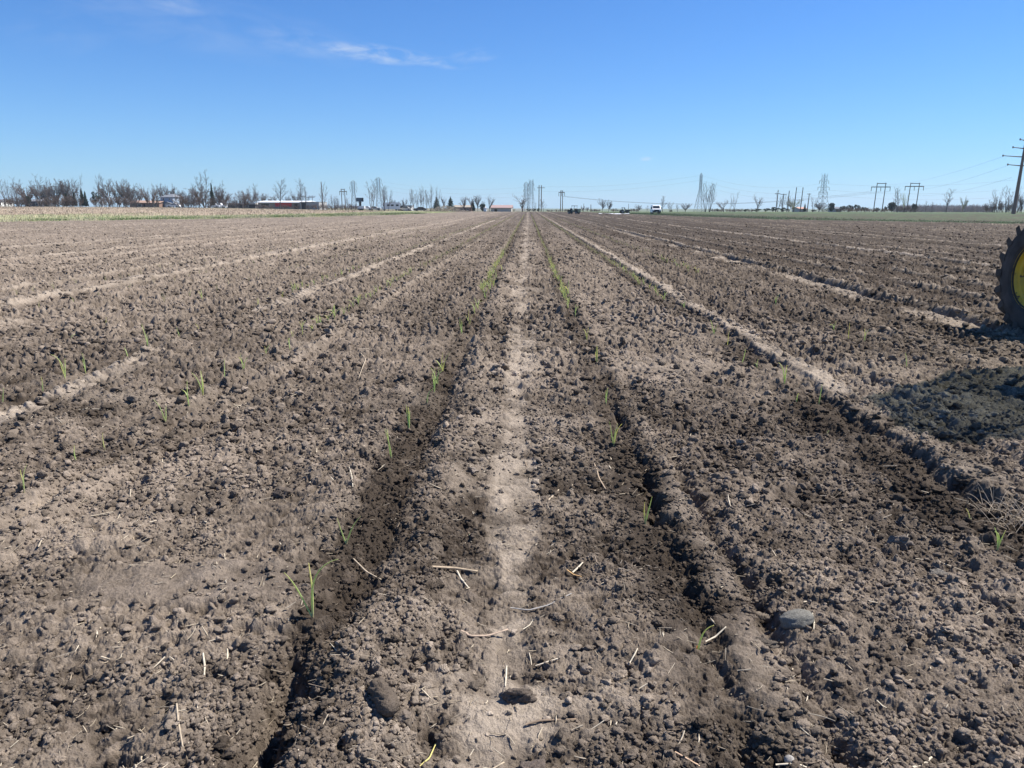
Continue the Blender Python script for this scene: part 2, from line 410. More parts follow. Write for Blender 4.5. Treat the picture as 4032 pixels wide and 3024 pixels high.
def soil_material():
    m = bpy.data.materials.new('soil'); m.use_nodes = True; t = m.node_tree; b = t.nodes['Principled BSDF']
    b.inputs['Roughness'].default_value = 0.95; b.inputs['Specular IOR Level'].default_value = 0.12
    a = t.nodes.new('ShaderNodeAttribute'); a.attribute_name = 'tint'
    co = t.nodes.new('ShaderNodeTexCoord')
    def noise(s, d, lo, hi):
        n = t.nodes.new('ShaderNodeTexNoise'); n.inputs['Scale'].default_value = s; n.inputs['Detail'].default_value = d; n.inputs['Roughness'].default_value = .65
        t.links.new(co.outputs['Object'], n.inputs['Vector'])
        r = t.nodes.new('ShaderNodeMapRange'); r.inputs['From Min'].default_value = .3; r.inputs['From Max'].default_value = .7
        r.inputs['To Min'].default_value = lo; r.inputs['To Max'].default_value = hi
        t.links.new(n.outputs[0], r.inputs['Value']); return n.outputs[0], r.outputs[0]
    n1, r1 = noise(42, 6, .76, 1.24); n2, r2 = noise(210, 5, .72, 1.28)
    mu = t.nodes.new('ShaderNodeMath'); mu.operation = 'MULTIPLY'; t.links.new(r1, mu.inputs[0]); t.links.new(r2, mu.inputs[1])
    mx = t.nodes.new('ShaderNodeMix'); mx.data_type = 'RGBA'; mx.blend_type = 'MULTIPLY'; mx.inputs['Factor'].default_value = 1
    t.links.new(a.outputs['Color'], mx.inputs['A']); t.links.new(mu.outputs[0], mx.inputs['B'])
    t.links.new(mx.outputs['Result'], b.inputs['Base Color'])
    bp = t.nodes.new('ShaderNodeBump'); bp.inputs['Strength'].default_value = .8; bp.inputs['Distance'].default_value = .010
    t.links.new(n2, bp.inputs['Height']); t.links.new(bp.outputs[0], b.inputs['Normal'])
    return m
M_SOIL = soil_material()

def build_ground():
    rs = [0.25]
    while rs[-1] < 4200:
        r = rs[-1]
        if r < 1.2: k = .02
        elif r < 1.7: k = .004
        elif r < 7: k = .0017
        elif r < 40: k = .0017 + .0025*(r-7)/33
        elif r < 320: k = .0042 + .006*(r-40)/280
        else: k = .05
        rs.append(r*(1+k))
    rs = np.array(rs, np.float32)
    th = np.concatenate([np.linspace(-180, -62, 40, endpoint=False), np.linspace(-62, -38, 170, endpoint=False),
                         np.linspace(-38, 36, 1560, endpoint=False), np.linspace(36, 60, 170, endpoint=False), np.linspace(60, 180, 40, endpoint=False)])
    th = np.radians(th).astype(np.float32)
    nr, nt_ = len(rs), len(th)
    st, ct = np.sin(th), np.cos(th)
    V = np.empty((nr*nt_, 3), np.float32); Cc = np.empty((nr*nt_, 3), np.float32)
    B = 130
    for i in range(0, nr, B):
        r = rs[i:i+B]; x = np.outer(r, st).ravel(); y = np.outer(r, ct).ravel()
        z, c = land(x, y, None)
        s = slice(i*nt_, i*nt_+len(x))
        V[s, 0] = x; V[s, 1] = y; V[s, 2] = z; Cc[s] = c
    i = np.arange(nr-1)[:, None]*nt_; j = np.arange(nt_)[None]; j2 = (j+1) % nt_
    F = np.stack([i+j, i+nt_+j, i+nt_+j2, i+j2], -1).reshape(-1, 4)[:, ::-1]
    me = np_mesh('ground', V, F, M_SOIL, Cc)
    o = obj('ground', me); tag(o, 'bare brown tilled field soil with clods and crop rows', 'field', kind='structure')
    print('ground verts', len(V), nr, nt_)
    return o
GROUND = build_ground()
# ------------------------------------------------------------------ loose clods and crop residue lying on the soil (stuff)
def ico(sub):
    bm = bmesh.new(); bmesh.ops.create_icosphere(bm, subdivisions=sub, radius=1.0)
    v = np.array([p.co[:] for p in bm.verts], np.float32); f = np.array([[q.index for q in p.verts] for p in bm.faces], np.int32); bm.free()
    return v, f
def vn3(p, s, seed):
    return (vn(p[..., 0]*s+7, p[..., 1]*s+p[..., 2]*s*1.7, seed) + vn(p[..., 1]*s-3, p[..., 2]*s-p[..., 0]*s*1.3, seed+5))*.5
rng = np.random.default_rng(5)
def scatter_xy(n, r0, r1, half=40):
    """denser close to the viewer"""
    r = np.exp(rng.uniform(math.log(r0), math.log(r1), n)); a = np.radians(rng.uniform(-half, half, n))
    return (r*np.sin(a)).astype(np.float32), (r*np.cos(a)).astype(np.float32), r
def clod_field(n, r0, r1, smin, smax, sub, seed, pw=2.2):
    x, y, r = scatter_xy(n, r0, r1)
    z, col = land(x, y, None)
    keep = (fbm(x*1.6, y*1.6, seed+9, 2) > -.35) & ((col.mean(1) < .205) | (rng.random(n) < .35)); keep &= ~((np.abs(x+.1) < .12) & (rng.random(n) < .7))
    x, y, z, col = x[keep], y[keep], z[keep], col[keep]; n = len(x)
    s = (smin + (np.minimum(smax, .013+.0045*np.hypot(x, y))-smin)*rng.random(n)**pw).astype(np.float32)
    v, f = ico(sub); k = len(v)
    off = rng.uniform(-50, 50, (n, 1, 3)).astype(np.float32)
    P = np.repeat(v[None], n, 0)
    for _ in range(7):                                       # broken faces
        d = rng.normal(size=(n, 1, 3)).astype(np.float32); d /= np.linalg.norm(d, axis=2, keepdims=True)
        c = rng.uniform(.45, .85, (n, 1)).astype(np.float32)
        P = P - d*np.maximum(0, (P*d).sum(2) - c)[..., None]*.92
    Q = P + off
    disp = 1 + .30*vn3(Q, 1.6, seed) + .26*vn3(Q, 3.7, seed+1) + (.30*vn3(Q, 8.5, seed+2) if sub > 2 else 0) + (.12*vn3(Q, 19.0, seed+3) if sub > 3 else 0)
    sc3 = rng.uniform(.65, 1.25, (n, 1, 3)).astype(np.float32); sc3[:, :, 2] *= .75
    P = P*disp[..., None]*sc3*s[:, None, None]
    a = rng.uniform(0, 2*pi, n).astype(np.float32); ca, sa = np.cos(a)[:, None], np.sin(a)[:, None]
    X = P[..., 0]*ca - P[..., 1]*sa; Y = P[..., 0]*sa + P[..., 1]*ca
    P = np.stack([X + x[:, None], Y + y[:, None], P[..., 2] + z[:, None] + s[:, None]*.30], -1)
    C = np.repeat((col*(rng.uniform(.72, 1.5, (n, 1))))[:, None], k, 1)
    F = (f[None] + (np.arange(n)*k)[:, None, None]).reshape(-1, 3)
    return P.reshape(-1, 3), F, C.reshape(-1, 3)
parts = [clod_field(6000, 1.7, 5.5, .007, .022, 3, 301, 2.4), clod_field(56000, 1.7, 7, .0035, .0125, 2, 311, 1.5), clod_field(9000, 4.2, 12, .008, .050, 3, 351, 2.4), clod_field(26000, 4.5, 14, .005, .016, 2, 361, 1.6), clod_field(22000, 10, 34, .012, .055, 2, 321, 2.2), clod_field(16000, 22, 80, .022, .075, 1, 341, 1.8), clod_field(420, 1.8, 14, .018, .05, 4, 331, 1.8)]
vo = 0; V = []; F = []; C = []
for v, f, c in parts: V.append(v); F.append(f+vo); C.append(c); vo += len(v)
me = np_mesh('soil_clods', np.concatenate(V), np.concatenate(F), M_SOIL, np.concatenate(C))
tag(obj('soil_clods', me), 'loose crumbled clods of earth lying over the tilled field', 'soil clods', kind='stuff')

M_STRAW = mat('dry_straw', (.5, .42, .3), .75, var=.25, vscale=40, attr='tint')
def straw_field(n, r0, r1, lmin, lmax, wmin, wmax, half=40):
    x, y, r = scatter_xy(n, r0, r1, half); z, _ = land(x, y, None)
    n = len(x); kp = fbm(x*1.1, y*1.3, 777, 2) + rng.normal(0, .5, n) > -.1; x, y, z = x[kp], y[kp], z[kp]; n = len(x); L_ = (lmin + (lmax-lmin)*rng.random(n)**2.6)[:, None]; w = (wmin + (wmax-wmin)*rng.random(n)**2)[:, None]
    a = rng.uniform(0, 2*pi, n)[:, None]; tilt = np.abs(rng.normal(0, .28, n))[:, None]; cv = rng.normal(0, .22, n)[:, None]*(rng.random(n) < .5)[:, None]
    t = np.linspace(-.5, .5, 5)[None]
    ang = a + cv*t*2
    dx = np.cumsum(np.cos(ang)*L_/4, 1); dy = np.cumsum(np.sin(ang)*L_/4, 1); dx -= dx[:, 2:3]; dy -= dy[:, 2:3]
    # each bit drapes over the ground under it
    gx, gy = x[:, None]+dx, y[:, None]+dy
    gz = land(gx.ravel().astype(np.float32), gy.ravel().astype(np.float32), None)[0].reshape(gx.shape)
    lift = np.maximum(gz.max(1, keepdims=True)*.65 + gz.mean(1, keepdims=True)*.35, gz*.6+gz.mean(1, keepdims=True)*.4) + t*L_*np.sin(tilt)*np.sign(rng.random((n, 1))-.3) + .004
    px_, py_ = -np.sin(ang), np.cos(ang)
    tw = w*(1 - .8*np.abs(t)*2*rng.random((n, 1)))*rng.uniform(.5, 1.15, (n, 5))
    top = np.stack([gx, gy, lift + w*.45], -1)
    lft = np.stack([gx + px_*tw, gy + py_*tw, lift], -1); rgt = np.stack([gx - px_*tw, gy - py_*tw, lift], -1)
    P = np.stack([lft, top, rgt], 2)           # n,5,3,3
    idx = np.arange(15).reshape(5, 3); fs = []
    for i in range(4):
        for q, p in ((0, 1), (1, 2), (2, 0)): fs.append((idx[i, q], idx[i+1, q], idx[i+1, p], idx[i, p]))
    fs = np.array(fs)
    Fq = (fs[None] + (np.arange(n)*15)[:, None, None]).reshape(-1, 4)
    base = np.array([(.48, .40, .29), (.36, .29, .20), (.56, .48, .36), (.25, .19, .135)])[rng.choice(4, n, p=[.4, .25, .2, .15])]*rng.uniform(.8, 1.1, (n, 1))
    return P.reshape(-1, 3), Fq, np.repeat(base[:, None], 15, 1).reshape(-1, 3)
parts = [straw_field(4200, 1.7, 5, .005, .055, .0007, .0045), straw_field(500, 1.7, 5, .03, .10, .0012, .005), straw_field(3600, 4, 14, .012, .12, .0014, .0075), straw_field(1700, 12, 55, .04, .16, .004, .010)]
vo = 0; V = []; F = []; C = []
for v, f, c in parts: V.append(v); F.append(f+vo); C.append(c); vo += len(v)
me = np_mesh('straw', np.concatenate(V), np.concatenate(F), M_STRAW, np.concatenate(C))
tag(obj('straw_litter', me), 'pale bits of straw and corn residue littering the soil', 'straw litter', kind='stuff')
# ------------------------------------------------------------------ tractor parked at the right (its left rear wheel reaches into view), unseen planter and shade cloth placed for the green shadow
SOIL0 = lambda x, y: float(soil_z([x], [y])[0][0])
M_TYRE = mat('tyre_rubber', (.055, .052, .048), .8, spec=.35, var=.55, vscale=5, bump=.3, bscale=60)
M_RIM = mat('yellow_paint', (.62, .42, .03), .45, spec=.5, var=.22, vscale=7)
M_GREEN = mat('green_paint', (.03, .16, .04), .4, spec=.5, var=.15, vscale=4)
M_BLACK = mat('black_metal', (.02, .02, .022), .6, var=.2)
M_GREY = mat('grey_steel', (.25, .25, .25), .5, metal=.6, var=.2)
def rust_rim():
    t = M_RIM.node_tree; b = t.nodes['Principled BSDF']
    src = b.inputs['Base Color'].links[0].from_socket
    co = t.nodes.new('ShaderNodeTexCoord'); nz = t.nodes.new('ShaderNodeTexNoise'); nz.inputs['Scale'].default_value = 13; nz.inputs['Detail'].default_value = 8
    t.links.new(co.outputs['Object'], nz.inputs['Vector'])
    r = t.nodes.new('ShaderNodeMapRange'); r.inputs['From Min'].default_value = .58; r.inputs['From Max'].default_value = .66
    t.links.new(nz.outputs[0], r.inputs['Value'])
    mx = t.nodes.new('ShaderNodeMix'); mx.data_type = 'RGBA'; t.links.new(r.outputs[0], mx.inputs['Factor'])
    t.links.new(src, mx.inputs['A']); mx.inputs['B'].default_value = (.09, .045, .02, 1); t.links.new(mx.outputs['Result'], b.inputs['Base Color'])
rust_rim()
def wheel(parent, name, c, R, w, rimr, lugs, face):
    """axis along x; face -1: dished side towards -x"""
    root = bpy.data.objects.new(name, None); COL.objects.link(root); root.parent = parent; root.location = c
    hw = w/2; Rc = R*.925
    t = MB()
    prof = [(-hw*.80, rimr), (-hw*.98, rimr+.06), (-hw*1.0, Rc*.80), (-hw*.93, Rc*.95), (-hw*.72, Rc), (hw*.72, Rc), (hw*.93, Rc*.95), (hw*1.0, Rc*.80), (hw*.98, rimr+.06), (hw*.80, rimr)]
    t.lathe(prof, 'x', n=64)
    for k in range(lugs):
        for s in (-1, 1):
            a0 = 2*pi*(k + (0 if s < 0 else .5))/lugs
            da, sw = .27*.74/R, .038/R
            pts = []
            for (xx, aa) in ((s*hw*1.0, 0), (s*hw*.55, da*.55), (-s*hw*.06, da*1.25)):
                for (rr, ww) in ((Rc*.90 if abs(xx) > hw*.9 else Rc*.985, sw*1.5), (R, sw)):
                    for q in (-1, 1):
                        an = a0 + aa + q*ww
                        pts.append((xx, rr*cos(an), rr*sin(an)))
            fs = []
            for i in (0, 4):
                fs += [(i, i+4, i+5, i+1), (i+2, i+3, i+7, i+6), (i, i+2, i+6, i+4), (i+1, i+5, i+7, i+3)]
            fs += [(0, 1, 3, 2), (8, 10, 11, 9)]
            t.add(pts, fs)
    t.build('tyre', M_TYRE, root, smooth=False)
    r = MB(); s = face
    r.lathe([(s*hw*.86, rimr+.012), (s*hw*.80, rimr+.03), (s*hw*.66, rimr-.01), (s*hw*.50, rimr-.03), (s*hw*.46, rimr-.08), (s*hw*.20, rimr-.11), (s*hw*.12, rimr*.55), (s*hw*.30, rimr*.42), (s*hw*.30, .07), (0, .07), (-hw*.2*s, rimr-.10), (-s*hw*.75, rimr-.01), (-s*hw*.8, rimr+.02)], 'x', n=48)
    r.build('rim', M_RIM, root, smooth=False)
    h = MB().tube((0, 0, 0), (s*hw*.45, 0, 0), .075, n=12)
    for k in range(8):
        a = 2*pi*k/8; h.tube((s*hw*.28, .125*cos(a), .125*sin(a)), (s*hw*.38, .125*cos(a), .125*sin(a)), .014, n=6)
    h.build('hub', M_GREY, root)
    return root
TX, TY = 7.525, 10.2
zt = G(TX, TY).item()
trac = thing('tractor', 'row-crop tractor parked at the edge, yellow rim inside its lugged black rear tyre', 'tractor', (TX, TY, zt), pi)
for s in (-1, 1):
    wheel(trac, 'rear_wheel', (s*.845, 0, .725), .755, .31, .41, 19, s if s > 0 else -1)
    wheel(trac, 'front_wheel', (s*.80, 2.1, .43), .44, .20, .24, 15, s)
b = MB().box(-.22, .22, -.35, 2.6, .55, .85).box(-.9, .9, -.09, .09, .62, .80).box(-.78, .78, 2.05, 2.17, .36, .50); b.build('chassis', M_BLACK, trac)
b = MB().prism([(-.32, .86), (.32, .86), (.34, 1.22), (.22, 1.36), (-.22, 1.36), (-.34, 1.22)], 'y', .95, 2.75); b.build('hood', M_GREEN, trac)
b = MB().prism([(-.30, .88), (.30, .88), (.30, 1.2), (-.30, 1.2)], 'y', 2.753, 2.80); b.build('grille', M_BLACK, trac)
for s in (-1, 1):
    a = [(-.62, .95), (-.45, 1.28), (-.12, 1.46), (.25, 1.46), (.55, 1.30), (.55, 1.26), (.23, 1.42), (-.10, 1.42), (-.42, 1.25), (-.58, .93)]
    MB().prism(a, 'x', s*.42, s*.66).build('fender', M_GREEN, trac)
MB().box(-.24, .24, -.28, .22, 1.10, 1.20).box(-.24, .24, -.36, -.27, 1.2, 1.62).build('seat', M_BLACK, trac)
MB().tube((0, .85, 1.1), (0, .62, 1.45), .02).lathe([(-.012, .19), (.012, .19), (.012, .165), (-.012, .165)], 'z', (0, .62, 1.46), 20).build('steering_wheel', M_BLACK, trac)
MB().tube((-.45, -.42, .9), (-.45, -.5, 2.35), .035, n=8).tube((.45, -.42, .9), (.45, -.5, 2.35), .035, n=8).tube((-.48, -.5, 2.35), (.48, -.5, 2.35), .035, n=8).build('roll_bar', M_BLACK, trac)
MB().tube((.18, 1.5, 1.36), (.18, 1.5, 1.95), .035, n=8).build('exhaust', M_BLACK, trac)

M_CLOTH = bpy.data.materials.new('green_shade_cloth'); M_CLOTH.use_nodes = True
t = M_CLOTH.node_tree; t.nodes.clear()
o_ = t.nodes.new('ShaderNodeOutputMaterial'); m1 = t.nodes.new('ShaderNodeMixShader'); tr = t.nodes.new('ShaderNodeBsdfTransparent'); tl = t.nodes.new('ShaderNodeBsdfTranslucent'); df = t.nodes.new('ShaderNodeBsdfDiffuse'); m2 = t.nodes.new('ShaderNodeMixShader')
tr.inputs[0].default_value = (.80, .90, .78, 1); tl.inputs[0].default_value = (.05, .25, .10, 1); df.inputs[0].default_value = (.03, .12, .05, 1)
m2.inputs[0].default_value = .5; t.links.new(tl.outputs[0], m2.inputs[1]); t.links.new(df.outputs[0], m2.inputs[2])
m1.inputs[0].default_value = .60; t.links.new(tr.outputs[0], m1.inputs[1]); t.links.new(m2.outputs[0], m1.inputs[2]); t.links.new(m1.outputs[0], o_.inputs[0])
plz = G(6.6, 7).item()
pl = thing('transplanter', 'unseen seedling planter with a green shade cloth roof, placed for its shadow beside the tractor', 'planter', (6.82, 7.1, plz))
b = MB()
PO = ((-2.25, -1.05), (-.6, -1.05), (-2.15, -.05), (-.75, 1.1))
for (x, y) in PO: b.tube((x, y, .5), (x, y, 2.44), .025, n=8)
for i, j in ((0, 1), (0, 2), (2, 3), (1, 3)): b.tube((*PO[i], .52), (*PO[j], .52), .03).tube((*PO[i], 2.43), (*PO[j], 2.43), .018)
b.build('frame', M_BLACK, pl)
nx, ny = 24, 24; v = []
for yy in np.linspace(-1.13, 1.25, ny):
    xl = -2.38 + .1*(yy+1.13)/1.13 if yy < 0 else -2.28 + 1.58*yy/1.25  # left edge slanted to give the green shadow its outline
    for u in np.linspace(0, 1, nx):
        xx = xl + (.12-xl)*u; v.append((xx, yy, 2.47 - .05*sin(u*pi)*sin((yy+1.13)/2.38*pi) + .012*sin(xx*5+yy*3)))
i = (np.arange(ny-1)[:, None]*nx + np.arange(nx-1)[None]).ravel()
obj('shade_cloth', np_mesh('shade_cloth', np.array(v), np.stack([i, i+1, i+nx+1, i+nx], 1), M_CLOTH), pl)
MB().box(-1.75, -.65, -.35, .15, 1.02, 1.10).box(-1.75, -1.70, -.35, .15, 1.1, 1.42).box(-.70, -.65, -.35, .15, 1.1, 1.42).box(-1.70, -.70, .10, .15, 1.1, 1.42).box(-1.7, -.7, -.35, -.3, 1.1, 1.3).tube((-1.2, -.1, .5), (-1.2, -.1, 1.02), .03).tube((-2.2, -.1, .5), (-.7, -.1, .5), .03).build('shadow_rack', M_GREY, pl)  # unseen rack added to cast the darkest part of the shadow
for x in (-1.8, -1.0):
    MB().box(x-.2, x+.2, -.95, -.6, .62, .70).tube((x, -.78, .5), (x, -.78, .62), .02).tube((x, -1.05, .5), (x, -.5, .5), .02).build('seat', M_BLACK, pl)
for x in (-1.9, -.9):
    MB().lathe([(-.05, .28), (.05, .28), (.05, .22), (-.05, .22)], 'x', (x, -.2, .29), 20).tube((x-.06, -.2, .29), (x+.06, -.2, .29), .23, n=12).tube((x, -.2, .29), (x, -.2, .52), .03).build('press_wheel', M_GREY, pl)

# ------------------------------------------------------------------ onion seedlings
M_LEAF = mat('onion_leaf', (.2, .3, .06), .5, spec=.4, attr='tint')
t = M_LEAF.node_tree; b = t.nodes['Principled BSDF']; tl = t.nodes.new('ShaderNodeBsdfTranslucent'); mxs = t.nodes.new('ShaderNodeMixShader'); mxs.inputs[0].default_value = .5
t.links.new(b.inputs['Base Color'].links[0].from_socket if b.inputs['Base Color'].links else t.nodes['Attribute'].outputs[0], tl.inputs[0])
t.links.new(b.outputs[0], mxs.inputs[1]); t.links.new(tl.outputs[0], mxs.inputs[2]); t.links.new(mxs.outputs[0], t.nodes['Material Output'].inputs['Surface'])
def tube_path(P, R, n=5):
    P = np.asarray(P, float); R = np.asarray(R, float); k = len(P); T = np.gradient(P, axis=0); T /= np.linalg.norm(T, axis=1, keepdims=True) + 1e-9
    a = np.cross(T, np.array((.31, .17, .93))); a /= np.linalg.norm(a, axis=1, keepdims=True) + 1e-9; b_ = np.cross(T, a)
    an = np.arange(n)*2*pi/n
    V = P[:, None] + R[:, None, None]*(np.cos(an)[None, :, None]*a[:, None] + np.sin(an)[None, :, None]*b_[:, None])
    i = np.arange(k-1)[:, None]*n; j = np.arange(n)[None]; j2 = (j+1) % n
    F = np.stack([i+j, i+j2, i+n+j2, i+n+j], -1).reshape(-1, 4)
    return V.reshape(-1, 3), F
def leaf_geo(rg, L_, az, lean, droop, r0, tip=1.0, yellow=.3, n=5, k=9, z0=0.0):
    t = np.linspace(0, 1, k); pitch = (pi/2 - lean) - droop*np.clip((t-.35)/.65, 0, 1)**1.3
    st = L_/(k-1); h = np.concatenate([[0], np.cumsum(np.cos(pitch[1:])*st)]); z = np.concatenate([[0], np.cumsum(np.sin(pitch[1:])*st)])
    wob = .06*L_*np.sin(t*3+rg.uniform(0, 6))*t
    P = np.stack([h*cos(az) - wob*sin(az), h*sin(az) + wob*cos(az), z0 + z], 1)
    R = r0*(1 - .72*t**2); V, F = tube_path(P, R, n)
    g = np.array((.66, .76, .34)); y_ = np.array((.88, .82, .36)); w_ = np.array((.75, .72, .48)); dead = np.array((.70, .58, .30))
    m = np.clip((t-.55)/.45, 0, 1)[:, None]*yellow
    c = g*(1-m) + y_*m; c = c*(.85+.3*rg.random()); bse = np.clip(1-t/.14, 0, 1)[:, None]; c = c*(1-bse*.7) + w_*bse*.7
    if yellow > .9: c = c*.3 + (y_ if yellow < 1.2 else dead)*.7
    return V, F, np.repeat(c, n, 0)
def merge(parts):
    vo = 0; V = []; F = []; C = []
    for v, f, c in parts: V.append(v); F.append(f+vo); C.append(c); vo += len(v)
    return np.concatenate(V), np.concatenate(F), np.concatenate(C)
def seedling(seed, L_, nl=3, n=5, k=9, r0=.0027):
    rg = np.random.default_rng(seed); out = []
    az0 = rg.uniform(0, 2*pi)
    for i in range(nl):
        out.append(leaf_geo(rg, L_*rg.uniform(.6, 1.05), az0 + i*2.3 + rg.normal(0, .4), abs(rg.normal(.10, .13)), max(0, rg.normal(.5 if i else .15, .7)), r0*rg.uniform(.75, 1.1), yellow=rg.choice([.2, .5, .9, 1.0]), n=n, k=k, z0=.012 if i else 0))
    return out
# base pixel in the photo, leaf length, leaves, label (None: nothing tells it from its neighbours in the row)
ROWLAB = {'A': 'slender onion seedling in the dark moist furrow just left of the pale packed strip', 'B': 'sparse onion seedling in the row beside the smooth pressed ridge right of the pale strip',
          'C': 'small onion seedling in the second row right of the pale packed strip', 'D': 'thin onion seedling in the third row right, on worked soil before the tractor',
          'E': 'yellow-green onion seedling in the second row left of the pale strip', 'F': 'onion seedling in the third row left, beyond the lug-printed wheel track'}
SEED = [
 ('A',1233,2461,.25,3,'largest onion seedling, nearest in the dark furrow, with a yellow bent leaf'), ('A',1364,2142,.20,2,'onion seedling with two upright leaves, second nearest in the dark furrow'),
 ('A',1541,1806,.22,2,'tall two-leaved onion seedling in the furrow, leaves crossing'), ('A',1610,1696,.17,3,'onion seedling in the furrow with one leaf lying flat sideways'),
 ('A',1681,1581,.15,1,None), ('A',1709,1541,.16,3,None), ('A',1724,1508,.16,2,None), ('A',1742,1459,.16,3,'forked onion seedling in the furrow with a horizontal leaf'), ('A',1818,1316,.15,2,None), ('A',1848,1283,.17,3,None),
 ('A',1868,1237,.14,2,None), ('A',1882,1219,.16,3,None), ('A',1912,1171,.18,3,None), ('A',1930,1152,.19,3,None), ('A',1943,1131,.2,3,None), ('A',1955,1104,.17,2,None), ('A',1976,1067,.16,2,None),
 ('B',2745,2542,.15,1,'bent onion seedling with orange bulb, nearest beside the smooth ridge'), ('B',2542,2050,.14,2,'short upright onion seedling in the slot of the smooth ridge'), ('B',2416,1754,.18,3,'spindly onion seedling with a long thin leaf arching left'),
 ('B',2386,1578,.12,2,'yellow-tipped onion seedling at the head of the smooth ridge'), ('B',2350,1435,.13,3,None), ('B',2310,1341,.12,2,None), ('B',2265,1247,.13,3,None), ('B',2237,1165,.22,4,'leafy clump of onion seedling spreading wide in the row right of the strip'),
 ('C',2613,1186,.14,3,None), ('C',2692,1231,.13,3,None), ('C',2810,1329,.13,2,None), ('C',2863,1365,.17,1,'straight pale yellow onion seedling in the second row right'), ('C',2920,1444,.12,1,None), ('C',2980,1459,.10,2,None),
 ('C',3087,1523,.14,3,'yellow drooping onion seedling clump in the second row right'), ('C',3135,1584,.10,1,None), ('C',3223,1590,.12,1,'hooked pale onion seedling in the second row right'), ('C',3257,1711,.06,1,None),
 ('C',3823,2046,.09,1,'short yellow onion seedling by the right edge of the picture'), ('C',3927,2165,.11,3,'three-leaved onion seedling by the dry grass wisp at the right edge'),
 ('D',2749,1086,.14,3,None), ('D',3053,1213,.14,3,None), ('D',3281,1316,.12,2,None), ('D',3339,1341,.16,1,None), ('D',3403,1350,.14,2,'yellow leaning onion seedling in the third row right'), ('D',3570,1450,.14,1,None),
 ('E',650,1654,.17,2,'arched onion seedling in the second row left with a long flattened leaf'), ('E',744,1602,.15,2,None), ('E',799,1562,.17,3,'upright bright green onion seedling, tallest in the second row left'), ('E',884,1517,.15,1,None), ('E',960,1474,.15,3,None),
 ('E',1045,1408,.13,2,None), ('E',1142,1389,.12,2,None), ('E',1264,1286,.15,3,None), ('E',1315,1259,.16,2,None), ('E',413,1778,.13,1,'curved green onion seedling alone in the near second row left'), ('E',298,1809,.13,1,'yellow-brown onion seedling in the near second row left'), ('E',100,1973,.14,2,'limp onion seedling at the left edge with crossed pale leaves'),
 ('F',258,1502,.2,3,'tall dark green onion seedling in the third row left'), ('F',337,1471,.16,2,None), ('F',167,1535,.13,1,None), ('F',8,1578,.14,1,None), ('F',504,1402,.13,1,None), ('F',583,1377,.17,2,None), ('F',705,1329,.12,2,None), ('F',784,1304,.12,1,None), ('F',1015,1213,.12,2,None), ('F',419,1286,.11,1,None), ('F',280,1326,.12,1,None), ('F',796,1183,.12,2,None)]
GRP = {k: 'onion seedlings in row %s' % n for k, n in zip('ABCDEF', ('beside the pale strip', 'along the smooth ridge', 'second to the right', 'third to the right', 'second to the left', 'third to the left'))}
for i, (row, px, py, L_, nl, lab) in enumerate(SEED):
    p = ground(px, py, .01); p = p[:2]
    z = SOIL0(*p)
    r_ = thing('onion_seedling', lab or ROWLAB[row], 'onion seedling', (p[0], p[1], z-.006), group=GRP[row])
    for q, (v, f, c) in enumerate(seedling(1000+i, L_*(1.22 if py > 1650 else 1.5), nl, 6, 11, (.0042 if i in (0, 1, 17) else .0040)*(1+.4*max(0, 900-(py-1100))/900))):
        obj('leaf', np_mesh('leaf', v, f, M_LEAF, c, True), r_)
    sv, sf = tube_path([(0, 0, -.02), (0, 0, .0), (.001, 0, .018), (.001, .001, .034)], [.0045, .0048, .004, .0028], 6)
    obj('bulb', np_mesh('bulb', sv, sf, M_LEAF, np.tile((.62, .30, .12) if i == 17 else (.55, .50, .30), (len(sv), 1)), True), r_)
VAR = []
for q in range(12):
    v, f, c = merge(seedling(500+q, [.14, .16, .19, .13][q % 4], 2 + q % 3, 4, 6, .0050)); VAR.append(np_mesh('onion_seedling', v, f, M_LEAF, c*.7 + np.array((.5, .44, .22))*.3, True))
FARLAB = {'A': 'onion seedling farther along the green line left of the pale strip', 'B': 'onion seedling farther along the green line right of the pale strip', 'C': 'distant onion seedling farther along the second row right',
          'D': 'distant onion seedling farther along the third row right', 'E': 'distant onion seedling farther along the second row left', 'F': 'distant onion seedling farther along the third row left'}
rg = np.random.default_rng(77); n_ind = 0
for row, X0, y0, y1, d in (('A', -.86, 14.4, 27, .17), ('B', .65, 12.2, 24, .19), ('C', 2.35, 14, 22, .27), ('D', 4.05, 19, 24, .4), ('E', -2.78, 9.0, 19, .34), ('F', -4.4, 13, 20, .4)):
    y = y0
    while y < y1:
        x = X0 + rg.normal(0, .025)
        o = obj('onion_seedling', VAR[rg.integers(12)], None, (x, y, SOIL0(x, y)-.006)); o.rotation_euler = (0, 0, rg.uniform(0, 6.28)); s = rg.uniform(.95, 1.4); o.scale = (s, s, s)
        tag(o, FARLAB[row], 'onion seedling', GRP[row]); n_ind += 1
        y += d*rg.uniform(.5, 1.6)
print('seedlings', len(SEED)+n_ind)
parts = []
for X0, y0, y1, d in [(-.86, 27, 170, .22), (.65, 24, 170, .24), (2.35, 22, 150, .24), (4.05, 24, 110, .4), (-2.78, 19, 150, .26), (-4.4, 20, 130, .3)] + [(.65+1.68*k, 12, 60, .75) for k in (-6, -5, -4)]:
    y = y0; xs = []
    while y < y1: xs.append((X0+rg.normal(0, .03), y)); y += d*rg.uniform(.5, 1.6)*(1 + max(0, y-60)/80)
    xs = np.array(xs, np.float32); zs = land(xs[:, 0], xs[:, 1], None)[0]
    for (x, y), z in zip(xs, zs):
        me = rg.integers(1000, 1040)
        v, f, c = merge(seedling(int(me), rg.uniform(.12, .19), 2, 3, 4, .0042))
        parts.append((v + np.array((x, y, z-.006)), f, c*.40 + np.array((.36, .31, .18))*.60))
v, f, c = merge(parts)
